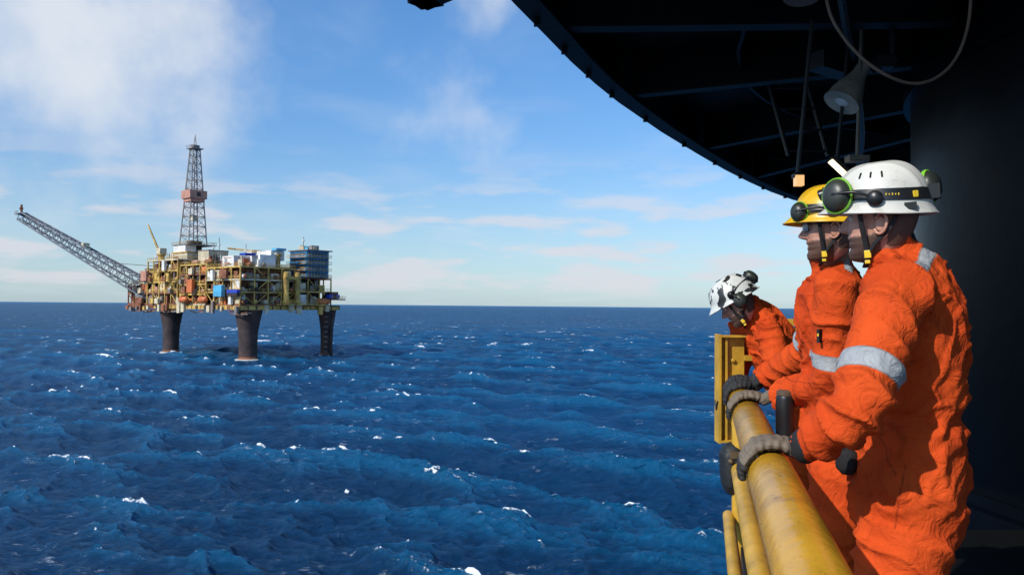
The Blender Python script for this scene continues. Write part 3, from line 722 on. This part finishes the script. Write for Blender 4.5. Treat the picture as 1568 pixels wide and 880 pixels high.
def hand_on_rail(parent,y,flip,wrist,gm,name,K=1.18):
    """hand laid over the round rail: knuckles on top, fingers curling down the outer side. flip=+1: thumb on far side"""
    B=Bag(); r0=RR_
    offs=[-.037,-.0125,.0125,.037]; lens=[.064,.082,.088,.079] if flip>0 else [.079,.088,.082,.064]
    ks=[20,25,25,21] if flip>0 else [21,25,25,20]
    for o_,ln,k0 in zip(offs,lens,ks):
        pts=[]; o_*=K; ln*=K
        for i,f in enumerate((-.45,0,.34,.68,1.0)):
            deg=k0+math.degrees(f*ln/(r0+.012)); lift=[.016,.0195,.0140,.0130,.0115][i]*K
            rr=[.0110,.0122,.0108,.0104,.0090][i]*K
            pts.append((rp(y+o_*(1+.14*f)-.014*f,deg,r0+lift),rr,rr))
        B.loft(pts,RA,14,5)
    wr=V(wrist)
    pts=[(rp(y,26,r0+.018*K),.044*K,.0125*K),(rp(y,3,r0+.020*K),.047*K,.0155*K),(rp(y,-22,r0+.021*K),.044*K,.0185*K),(rp(y,-42,r0+.027*K),.038*K,.021*K)]
    pts.append((pts[-1][0].lerp(wr,.55),.034,.026)); pts.append((wr,.033,.029)); pts.append((wr+(wr-pts[-2][0]).normalized()*.05,.036,.032))
    B.loft(pts,RA,20,5)
    t=flip
    B.loft([(rp(y+t*.022*K,-34,r0+.024),.019,.018),(rp(y+t*.048*K,-22,r0+.018),.0175,.017),(rp(y+t*.066*K,-2,r0+.0155),.0155,.015),(rp(y+t*.072*K,20,r0+.014),.0135,.0135),(rp(y+t*.070*K,36,r0+.012),.011,.011)],RA,14,5)
    me=remeshed(B,.0024,2,.5); P=get_co(me); N=get_no(me)
    c=np.array(rc(y)); q=P-c; q=q-np.outer(q@np.array(RA),np.array(RA)); rad=np.linalg.norm(q,axis=1)
    th=np.degrees(np.arctan2(q@np.array(OUT),q[:,2]))
    tone=np.clip((th-50)/34,0,1); tone=np.where(rad<r0+.014,1.0,tone)
    d=np.array([noise.noise(V(p)*60)*.0015+ .0014*math.sin(th[i]*.45+3*noise.noise(V(p)*30)) for i,p in enumerate(P)])
    set_co(me,P+N*d[:,None]); attr(me,"tone",tone); me.materials.clear(); me.materials.append(gm); me.shade_smooth(); me.name=name
    o=bpy.data.objects.new(name,me); scene.collection.objects.link(o); o.parent=parent

def relaxed_hand(parent,wrist,d,side,gm,name):
    """gloved hand hanging from wrist along d"""
    B=Bag(); d=V(d).normalized(); s=(V(side)-V(side).dot(d)*d).normalized(); nrm_=d.cross(s); w=V(wrist)
    B.loft([(w-d*.03,.032,.028),(w+d*.01,.03,.024),(w+d*.05,.042,.02),(w+d*.095,.043,.016)],s,18,5)
    for o_,ln in zip((-.033,-.011,.011,.033),(.06,.075,.08,.07)):
        b=w+d*.088+s*o_
        B.loft([(b,.011,.011),(b+d*ln*.45+nrm_*.008,.0105,.0105),(b+d*ln*.75+nrm_*.028,.010,.010),(b+d*ln*.85+nrm_*.05,.009,.009)],s,12,4)
    B.loft([(w+d*.03+s*.025,.015,.015),(w+d*.06+s*.055+nrm_*.01,.014,.014),(w+d*.09+s*.06+nrm_*.03,.011,.011)],nrm_,12,4)
    me=remeshed(B,.003,3,.5); attr(me,"tone",np.zeros(len(me.vertices))); me.materials.clear(); me.materials.append(gm); me.shade_smooth()
    o=bpy.data.objects.new(name,me); scene.collection.objects.link(o); o.parent=parent

def make_head(parent,M,skin):
    zt=np.array([0,.006,.014,.03,.045,.055,.064,.075,.088,.1,.13,.142,.158,.18,.2,.215,.226,.23])
    F_=np.array([.05,.078,.088,.090,.083,.089,.0865,.0905,.087,.088,.087,.084,.094,.092,.082,.062,.03,.002])
    Bk=np.array([.0,.01,.02,.045,.062,.068,.073,.079,.085,.09,.1,.103,.103,.097,.082,.062,.03,.002])
    W_=np.array([.018,.03,.040,.052,.060,.063,.0655,.068,.070,.072,.0765,.078,.078,.073,.062,.048,.025,.002])
    nzv=np.interp; nz_,nt_=64,72; vs=[];hair=[]
    for a in range(nz_+1):
        f=a/nz_; z=.23*f
        F=nzv(z,zt,F_);Bq=nzv(z,zt,Bk);W=nzv(z,zt,W_)
        nose=nzv(z,[.086,.092,.098,.106,.12,.138,.15],[0,.020,.030,.029,.018,.005,0])
        for i in range(nt_):
            t=2*math.pi*i/nt_; c,s=math.cos(t),math.sin(t)
            x=(F if c>0 else Bq)*math.copysign(abs(c)**.92,c); y=W*math.copysign(abs(s)**.88,s)
            if c>0:
                wn=.012 if z>.108 else .017
                x+=nose*math.exp(-(y/wn)**2)
                x-=.011*math.exp(-((abs(y)-.031)/.015)**2-((z-.132)/.011)**2)
                x+=.004*math.exp(-((abs(y)-.045)/.015)**2-((z-.108)/.014)**2)
                x-=.004*math.exp(-(y/.024)**2-((z-.0645)/.0022)**2)
            zl=z-.115
            hb=0.0
            if zl<-.022 and x>.0: hb=min(1,(-.022-zl)/.022+max(0,(.03-abs(x))*8 if x<.03 else 0))
            if x>.07 and abs(zl+.052)<.010 and abs(y)<.022: hb=.25
            if -.04<zl<-.025 and x>.07: hb=min(max(hb,.6 if abs(y)<.026 else 0),.7)
            if x<-.018 and zl>-.075: hb=1.0
            if -.005<=x<.02 and zl>-.02: hb=max(hb,.8 if zl>.0 and x<.012 else hb)
            if x>.07 and .040<zl+.0<.052 and .012<abs(y)<.05: hb=.8
            if hb>.4 and zl<-.02 and x>0: x+=.004*(hb-.4); y*=1+.04*(hb-.4)
            vs.append(V((x,y,zl)))
            hair.append(hb)
    fs=[]
    for a in range(nz_):
        for i in range(nt_):
            j=(i+1)%nt_; fs.append((a*nt_+i,a*nt_+j,(a+1)*nt_+j,(a+1)*nt_+i))
    fs+=[tuple(range(nt_))[::-1],tuple(range(nz_*nt_,(nz_+1)*nt_))]
    o=mkobj("head",[M@v for v in vs],fs,skin,parent,True); attr(o.data,"hair",np.array(hair))
    B=Bag()
    for s in(1,-1):
        c=V((-.006,s*.080,-.008)); pts=[]
        for i in range(15):
            t=math.radians(-150+300*i/14+180); pts.append(c+V((.016*math.cos(t)-.004*math.sin(t),s*.006*(1-math.cos(t)),.030*math.sin(t)*(1 if math.sin(t)>0 else .9))))
        B.loft([(p,.0042,.0042) for p in pts],(0,1,0),8,2)
        B.lathe([(0,-.004),(.75,-.003),(1,.0),(.7,.003),(0,.001)],c+V((0,-s*.001,0)),(0,s,0),16,(1,0,0),.015,.026)
    e=B.obj("ears",skin,parent,True,M); attr(e.data,"hair",np.zeros(len(e.data.vertices)))
    B=Bag()
    for s in(1,-1): B.lathe([(0.001,-.011),(.008,-.008),(.011,0),(.008,.008),(.001,.011)],(.072,s*.031,.017),(0,0,1),14)
    B.obj("eyes",mat("eye_white",(.6,.58,.55),.2),parent,True,M)

HB=(.133,.113)
def helm_pt(t,th,sc=1.0):
    """t 0 rim .. 1 crown"""
    c,s=math.cos(th),math.sin(th)
    zr=.034+.010*c -.012*(s*s)+(-.012 if c<0 else 0)*abs(c)
    pr=math.cos(t*math.pi/2)**.72; zz=math.sin(t*math.pi/2)
    fl=.010*max(0,1-t/.10)**1.5
    a=HB[0]*(1.0); b_=HB[1]
    x=(a*pr+fl)*c-.004; y=(b_*pr+fl)*s; z=zr+( .172-zr)*zz
    if c>0: x+=.030*max(0,1-t/.16)*c**3; z-=.004*max(0,1-t/.16)*c**3
    rid=.0045*math.exp(-(y/.016)**2)*(1-abs(2*t-1.1)**3 if t>.12 else 0)
    z+=max(0,rid)
    e_=max(0,min(1,(t-.2)*8))*max(0,min(1,(.88-t)*8))
    rid2=.0035*math.exp(-((abs(y)-.055)/.007)**2)*e_
    cen=V((-.004,0,.04)); p=V((x,y,z)); p=p+(p-cen).normalized()*rid2
    return cen+(p-cen)*sc
def make_helmet(parent,M,m,muffs,lamp=True,strap=True,front_lamp=True,rimm=None):
    n=96; T=[0,.02,.05,.08,.11,.14,.17]+[.17+.83*i/26 for i in range(1,27)]
    vs=[helm_pt(min(t,.9999),2*math.pi*i/n) for t in T for i in range(n)]; fs=[]
    for k in range(len(T)-1):
        for i in range(n):
            j=(i+1)%n; fs.append((k*n+i,k*n+j,(k+1)*n+j,(k+1)*n+i))
    o=mkobj("helmet_shell",[M@v for v in vs],fs,m,parent,True)
    sd=o.modifiers.new("s",'SOLIDIFY'); sd.thickness=.003; sd.offset=-1
    B=Bag()
    rim=[helm_pt(0,2*math.pi*i/36) for i in range(37)]
    B.loft([(p,.0025,.0025) for p in rim],(0,0,1),6,1)
    B.obj("helmet_rim",m,parent,True,M)
    B=Bag()
    for s in(1,-1):
        for k in range(3):
            p=helm_pt(.46,s*(1.15+.28*k),1.003); q=helm_pt(.56,s*(1.15+.28*k),1.003); B.beam(p,q,.0028,6)
    if lamp:
        vv=[];N_=60
        for i in range(N_):
            th=2*math.pi*i/N_
            for t,sc in((.15,1.01),(.15,1.03),(.29,1.03),(.29,1.01)): vv.append(helm_pt(t,th,sc))
        ff=[(i*4+a,((i+1)%N_)*4+a,((i+1)%N_)*4+(a+1)%4,i*4+(a+1)%4) for i in range(N_) for a in range(4)]
        B.add(vv,ff)
        if front_lamp:
            p=helm_pt(.25,0,1.05); B.box(p+V((.006,0,0)),(.03,.05,.036)); B.lathe([(0,0),(.017,0),(.018,.014),(.015,.018)],p+V((.018,0,0)),(1,0,-.3),16)
        q=helm_pt(.22,math.pi,1.06); B.box(q,(.03,.06,.04))
    for s in (1,-1): B.box(helm_pt(.08,s*2.2,1.02),(.03,.01,.02))
    o=B.obj("headlamp_and_band",BLACKP,parent,False,M); autosmooth(o,35)
    B=Bag()
    if lamp:
        for k in range(5):
            p=helm_pt(.215,1.75+.06*k,1.033); B.box(p,(.0035,.003,.005 if k%2 else .007),0)
        B.box(helm_pt(.21,2.35,1.035),(.014,.006,.018),.6)
    if strap:
        B.box((.034,.064,-.090),(.018,.008,.022)); B.box((.036,.060,-.112),(.014,.008,.010)) 
    o=B.obj("yellow_clips",YELB,parent,False,M)
    bv=o.modifiers.new("b",'BEVEL'); bv.width=.0015; bv.segments=2
    if strap:
        B=Bag()
        for s in(1,-1):
            B.loft([((.045,s*.098,.05),.006,.0018),((.042,s*.086,-.01),.007,.0018),((.038,s*.074,-.05),.007,.0018),((.034,s*.063,-.088),.008,.002)],(1,0,0),8,5)
            B.loft([((-.06,s*.085,.04),.006,.0018),((-.03,s*.083,-.02),.006,.0018),((.010,s*.076,-.058),.006,.0018),((.032,s*.063,-.088),.006,.0018)],(0,0,1),8,5)
        B.loft([((.035,.060,-.105),.002,.008),((.045,.034,-.122),.002,.008),((.05,0,-.128),.002,.008),((.045,-.034,-.122),.002,.008),((.035,-.060,-.105),.002,.008)],(0,0,1),8,4)
        B.obj("chin_strap",BLACKF,parent,True,M)
    Bc=Bag();Br=Bag();Ba=Bag()
    for (c,ax,r) in muffs:
        c=V(c);ax=V(ax).normalized()
        Bc.lathe([(0,.030),(r*.30,.0295),(r*.60,.026),(r*.82,.018),(r*.91,.010),(r*.93,.003),(r*.93,0),(r*.85,-.004),(0,-.004)],c,ax,36,(0,0,1),1.08,.92)
        Br.lathe([(r*.94,-.005),(r*1.03,-.005),(r*1.055,-.001),(r*1.03,.004),(r*.98,.005),(r*.94,.002)],c,ax,40,(0,0,1),1.08,.92)
        Ba.lathe([(r*.95,-.007),(r*.97,-.014),(r*.85,-.024),(r*.5,-.024),(r*.5,-.008)],c,ax,32,(0,0,1),1.08,.92)
        h=V((0.0,math.copysign(.122,c.y if abs(c.y)>.01 else 1),.062))
        Ba.rod([h,h.lerp(c,.5)+V((0,math.copysign(.022,h.y),.012)),c+ax*.028],.0045)
        Ba.lathe([(0,-.004),(.02,-.004),(.022,.006),(.014,.014),(0,.015)],h-V((0,math.copysign(.006,h.y),0)),(0,h.y,0),20)
    if muffs:
        o=Bc.obj("ear_defender_cups",MUFF,parent,False,M); autosmooth(o,50); o=Br.obj("ear_defender_rims",rimm or GREEN,parent,False,M); autosmooth(o,60); o=Ba.obj("ear_defender_cushions",BLACKP,parent,False,M); autosmooth(o,50)

def boots(parent,feet,f):
    B=Bag(); f=V(f).normalized()
    for p in feet:
        p=V(p)
        B.loft([(p+V((0,0,.20)),.055,.06),(p+V((0,0,.1)),.05,.055),(p+V((0,0,.05))+f*.03,.05,.05)],f.cross(UP),16)
        B.loft([(p-f*.07+V((0,0,.045)),.035,.04),(p+V((0,0,.05)),.04,.048),(p+f*.10+V((0,0,.045)),.046,.042),(p+f*.17+V((0,0,.035)),.042,.033),(p+f*.20+V((0,0,.03)),.03,.025)],f.cross(UP),16)
    B.obj("safety_boots",BLACKP,parent,True)

def headM(pos,phi,pitch=0,roll=0):
    return Matrix.Translation(pos)@Matrix.Rotation(math.radians(phi),4,'Z')@Matrix.Rotation(math.radians(pitch),4,'Y')@Matrix.Rotation(math.radians(roll),4,'X')
def az(a): a=math.radians(a); f=V((-math.sin(a),math.cos(a),0)); return f,V((-f.y,f.x,0))
def neck_gaiter(parent,pts):
    B=Bag(); B.loft(pts,(1,0,0),20,5); B.obj("neck_gaiter",BLACKF,parent,True)

# --- worker nearest the camera
def worker1():
    root=empty("offshore_worker"); f,l=az(55); P=V((1.14,2.16,0)); Z=lambda z:V((0,0,z))
    B=Bag(); lofts=B.loft
    lofts([(P+Z(-.66),.13,.12),(P+Z(-.58),.165,.145),(P+Z(-.46),.175,.150),(P+Z(-.30),.160,.138),(P+Z(-.12),.180,.148),(P+Z(.0)+f*.005,.185,.140),(P+Z(.075)+f*.012,.150,.113),(P+Z(.13)+f*.03,.095,.085),(P+Z(.165)+f*.045,.074,.072)],l,28)
    S=V((1.035,2.015,.035));E=V((.865,1.885,-.255));Wr=V((.790,2.01,-.362))
    lofts([(P+Z(.06)+l*.05,.085,.085),(S,.084,.088),(S.lerp(E,.35),.083,.083),(S.lerp(E,.7),.078,.076),(E,.070,.070),(E.lerp(Wr,.5),.062,.060),(Wr,.052,.050),(Wr+(Wr-E).normalized()*.02,.045,.043)],(0,1,.3),22)
    S2=P-l*.16+Z(.035);E2=V((1.33,2.38,-.27));W2=V((1.29,2.44,-.50))
    lofts([(P+Z(.06)-l*.05,.085,.085),(S2,.083,.083),(S2.lerp(E2,.5),.078,.078),(E2,.07,.07),(W2,.052,.05)],(0,1,.3),20)
    feet=[];sg=[]
    for s in(1,-1):
        h=P+l*.085*s+Z(-.62); k=P+l*.10*s+f*.02+Z(-.97); a=P+l*.11*s-f*.01+Z(-1.33)
        k=k+V((-.03,0,0)); a=a+V((-.03,0,0))
        lofts([(h,.095,.125),(h.lerp(k,.45),.092,.108),(k,.085,.092),(k.lerp(a,.6),.082,.085),(a,.085,.088)],l,22)
        feet.append(a+Z(-.09)); sg+=[(h,k,.11,'limb'),(k,a,.09,'limb')]
    lofts([(P+Z(.15)+f*.04,.080,.078),(P+Z(.188)+f*.05,.072,.072)],l,24,3)
    segs=[(S,E,.085,'limb'),(E,Wr,.068,'limb'),(S2,E2,.085,'limb'),(E2,W2,.068,'limb'),(P+Z(-.55),P+Z(-.25),.16,'torso'),(P+Z(-.25),P+Z(.05),.165,'torso')]+sg
    L=(E-S).length
    make_body(root,B,segs,[(0,L*.60,L*.60+.055)],[(P+l*.085+Z(.15)-f*.05,f,.016,.08)],
      [(P+l*.12+Z(-.5),f+V((0,0,.15)),.10),(S,l+V((0,0,.45)),.12),(P+Z(-.30),(0,0,1),.35),(P+l*.14+f*.03+Z(-.40),f+V((0,0,-.5)),.06),(P+Z(-.05),f+V((0,0,.05)),.16)],(-.30,0))
    hand_on_rail(root,2.06,1,Wr+V((-.008,.012,-.004)),GLOVE_T,"gloved_left_hand"); relaxed_hand(root,W2+V((-.005,.01,-.05)),(-.05,.05,-1),f,GLOVE_B,"gloved_right_hand")
    B=Bag(); d=(Wr-E).normalized(); B.loft([(Wr-d*.01,.047,.045),(Wr+d*.028,.043,.042),(Wr+d*.03,.034,.032)],(0,1,.3),20); B.obj("glove_cuff",BLACKF,root,True)
    boots(root,feet,f)
    H=V((1.068,2.17,.252)); M=headM(H,148,3,-4)
    make_head(root,M,SKIN); make_helmet(root,M,WHITEH,[((.100,.092,.082),(.35,1,.15),.047),((-.125,-.03,.088),(-1,.35,.1),.044)])
    hp=P+Z(.15)+f*.04
    neck_gaiter(root,[(hp-V((0,0,.03)),.066,.066),(hp+V((0,0,.02)),.066,.066),(hp.lerp(H,.45)+V((.015,0,0)),.060,.060),(H+V((.018,-.005,-.06)),.058,.058)])
    B=Bag(); c=P+l*.07+f*.150+Z(-.435)
    B.loft([(c+Z(.028),.022,.026),(c+Z(.018),.030,.032),(c+Z(-.022),.031,.032),(c+Z(-.034),.022,.026)],f,20,4,.75); B.box(c+Z(.035),(.05,.012,.012),.6); B.obj("belt_pouch",BLACKF,root,True)
def worker2():
    root=empty("offshore_worker.001"); f,l=az(68); P=V((1.285,2.93,0)); Z=lambda z:V((0,0,z)); B=Bag(); lofts=B.loft
    lofts([(P+Z(-.64),.13,.12),(P+Z(-.56),.165,.140),(P+Z(-.44),.175,.145),(P+Z(-.28),.160,.135),(P+Z(-.10)+f*.01,.185,.145),(P+Z(.03)+f*.02,.190,.138),(P+Z(.10)+f*.025,.150,.112),(P+Z(.155)+f*.035,.092,.085),(P+Z(.19)+f*.045,.074,.072)],l,28)
    E=V((1.20,2.83,-.275));Wr=V((1.095,3.08,-.352)); S=V((1.20,2.775,.055))
    lofts([(P+Z(.08)+l*.05,.085,.085),(S,.083,.086),(S.lerp(E,.5),.080,.078),(E,.072,.072),(E.lerp(Wr,.5),.064,.062),(Wr,.052,.05)],(0,1,.3),22)
    S2=P-l*.15+f*.05+Z(.055);E2=V((1.30,3.32,-.19));W2=V((1.215,3.59,-.325))
    lofts([(P+Z(.08)-l*.05,.085,.085),(S2,.083,.083),(S2.lerp(E2,.5),.078,.076),(E2,.070,.070),(E2.lerp(W2,.5),.062,.060),(W2,.05,.05)],(0,1,.3),20)
    feet=[];sg=[]
    for s in(1,-1):
        h=P+l*.085*s+Z(-.60); k=P+l*.10*s+f*.03+Z(-.95); a=P+l*.11*s+Z(-1.33)
        lofts([(h,.095,.12),(h.lerp(k,.45),.092,.105),(k,.085,.090),(k.lerp(a,.6),.082,.085),(a,.085,.088)],l,22)
        feet.append(a+Z(-.09)); sg+=[(h,k,.11,'limb'),(k,a,.09,'limb')]
    lofts([(P+Z(.175)+f*.04,.080,.078),(P+Z(.215)+f*.052,.078,.078)],l,24,3)
    segs=[(S,E,.085,'limb'),(E,Wr,.068,'limb'),(S2,E2,.085,'limb'),(E2,W2,.068,'limb'),(P+Z(-.55),P+Z(-.25),.16,'torso'),(P+Z(-.25),P+Z(.05),.165,'torso')]+sg
    L=(E-S).length;L2=(E2-S2).length
    make_body(root,B,segs,[(0,L*.66,L*.66+.055),(2,L2*.72,L2*.72+.055)],[(P+l*.10+Z(.155)-f*.02,f,.016,.08)],
      [(P+f*.15+Z(-.05),l+V((0,0,.0)),.25),(P+Z(-.28),(0,0,1),.35),(P+l*.1+f*.1+Z(-.03),(0,0,1),.07),(P+l*.1+f*.1+Z(-.13),(0,0,1),.07)],(-.28,0))
    hand_on_rail(root,3.17,1,Wr+V((-.01,.01,0)),GLOVE_T,"gloved_left_hand"); hand_on_rail(root,3.68,-1,W2+V((-.01,.01,0)),GLOVE_B,"gloved_right_hand")
    boots(root,feet,f)
    B=Bag(); c=S.lerp(E,.47)+V((-.068,-.045,0)); B.box(c,(.04,.010,.05),.75); B.obj("company_patch",BLACKF,root)
    B=Bag(); B.box(c+V((-.005,-.005,.004)),(.028,.006,.010),.75); B.box(c+V((-.005,-.005,-.014)),(.018,.006,.006),.75); B.obj("patch_print",YELB,root)
    H=V((1.192,2.80,.292)); M=headM(H,160,4,0)
    make_head(root,M,SKIN2); make_helmet(root,M,YELH,[((.108,.075,.070),(.55,1,.1),.036)],front_lamp=False)
    hp=P+Z(.16)+f*.04
    B=Bag(); B.loft([(hp-V((0,0,.03)),.060,.060),(hp+V((0,0,.02)),.058,.058),(hp.lerp(H,.5)+V((.01,0,0)),.056,.056),(H+V((.01,0,-.04)),.054,.058)],(1,0,0),20,5); o=B.obj("neck",SKIN2,root,True); attr(o.data,"hair",np.full(len(o.data.vertices),.12))
    B=Bag()
    for s in(1,-1):
        B.loft([((.099,s*.012,.018),.002,.015),((.096,s*.033,.018),.002,.020),((.083,s*.056,.018),.002,.017)],(1,0,0),10,4)
    B.obj("glasses_lens",mat("smoked_lens",(.25,.28,.30),.08),root,True,M)
    B=Bag()
    for s in(1,-1): B.rod([(.085,s*.06,.026),(.03,s*.079,.022),(-.01,s*.083,.015)],.0022,6)
    B.rod([(.101,-.03,.034),(.104,0,.034),(.101,.03,.034)],.002,6); B.obj("glasses_frame",BLACKP,root,True,M)
def worker3():
    root=empty("offshore_worker.002"); f,l=az(75); B=Bag(); lofts=B.loft
    T=[(V((1.68,4.33,-.66)),.13,.13),(V((1.66,4.33,-.55)),.165,.15),(V((1.60,4.32,-.42)),.165,.14),(V((1.53,4.31,-.27)),.18,.142),(V((1.455,4.29,-.13)),.18,.125),(V((1.40,4.27,-.06)),.13,.10),(V((1.36,4.26,-.02)),.085,.08),(V((1.335,4.25,.0)),.07,.07)]
    lofts(T,l,26)
    S=V((1.415,4.12,-.13)); E=V((1.42,3.98,-.36)); Wr=V((1.30,3.93,-.365))
    lofts([(V((1.43,4.22,-.12)),.08,.08),(S,.08,.082),(S.lerp(E,.5),.076,.074),(E,.068,.068),(E.lerp(Wr,.6),.06,.058),(Wr,.05,.048)],(0,1,.3),20)
    S2=V((1.36,4.42,-.13));E2=V((1.36,4.50,-.36));W2=V((1.33,4.52,-.46))
    lofts([(V((1.40,4.33,-.12)),.08,.08),(S2,.08,.08),(E2,.068,.068),(W2,.05,.05)],(0,1,.3),20)
    feet=[];sg=[]
    for s in(1,-1):
        h=V((1.69,4.33,-.64))+l*.085*s; k=V((1.62,4.33,-1.0))+l*.1*s; a=V((1.66,4.33,-1.33))+l*.11*s
        lofts([(h,.095,.12),(h.lerp(k,.45),.092,.1),(k,.085,.09),(a,.085,.088)],l,20); feet.append(a+V((0,0,-.09))); sg+=[(h,k,.11,'limb'),(k,a,.09,'limb')]
    lofts([(V((1.36,4.26,-.02)),.078,.076),(V((1.325,4.25,.01)),.072,.072)],l,20,3)
    segs=[(S,E,.085,'limb'),(E,Wr,.068,'limb'),(S2,E2,.085,'limb'),(T[2][0],T[4][0],.165,'torso'),(T[0][0],T[2][0],.165,'torso')]+sg
    make_body(root,B,segs,[],[],[(V((1.45,4.2,-.2)),(1,0,.3),.12)],(None,0))
    hand_on_rail(root,3.98,1,Wr+V((-.01,0,0)),GLOVE_B,"gloved_left_hand",1.0); relaxed_hand(root,W2+V((-.005,0,-.05)),(-.1,0,-1),f,GLOVE_B,"gloved_right_hand")
    boots(root,feet,f)
    H=V((1.275,4.23,.020)); M=headM(H,163,36,0)
    make_head(root,M,SKIN); make_helmet(root,M,WHITESPOT,[((-.02,.118,.01),(0,1,.1),.040),((-.145,.0,.085),(-1,.2,.3),.042)],lamp=False,rimm=BLACKP)
    neck_gaiter(root,[((1.36,4.26,-.03),.062,.062),((1.33,4.25,.0),.062,.062),((1.30,4.24,.01),.060,.060),(H+V((.0,0,-.03)),.055,.06)])
worker1(); worker2(); worker3()

root=empty("handheld_radio"); B=Bag()
B.loft([((1.085,2.98,-.53),.03,.03),((1.085,2.98,-.50),.036,.036),((1.085,2.98,-.36),.036,.036),((1.085,2.98,-.345),.030,.030)],(1,0,0),20,4)
B.obj("body",BLACKP,root,True)
B=Bag(); B.lathe([(.032,0),(.034,.006),(.034,.018),(.02,.024),(0,.025)],(1.085,2.98,-.345),(0,0,1),20); o=B.obj("cap",mat("brown_cap",(.10,.07,.045),.6),root); autosmooth(o)
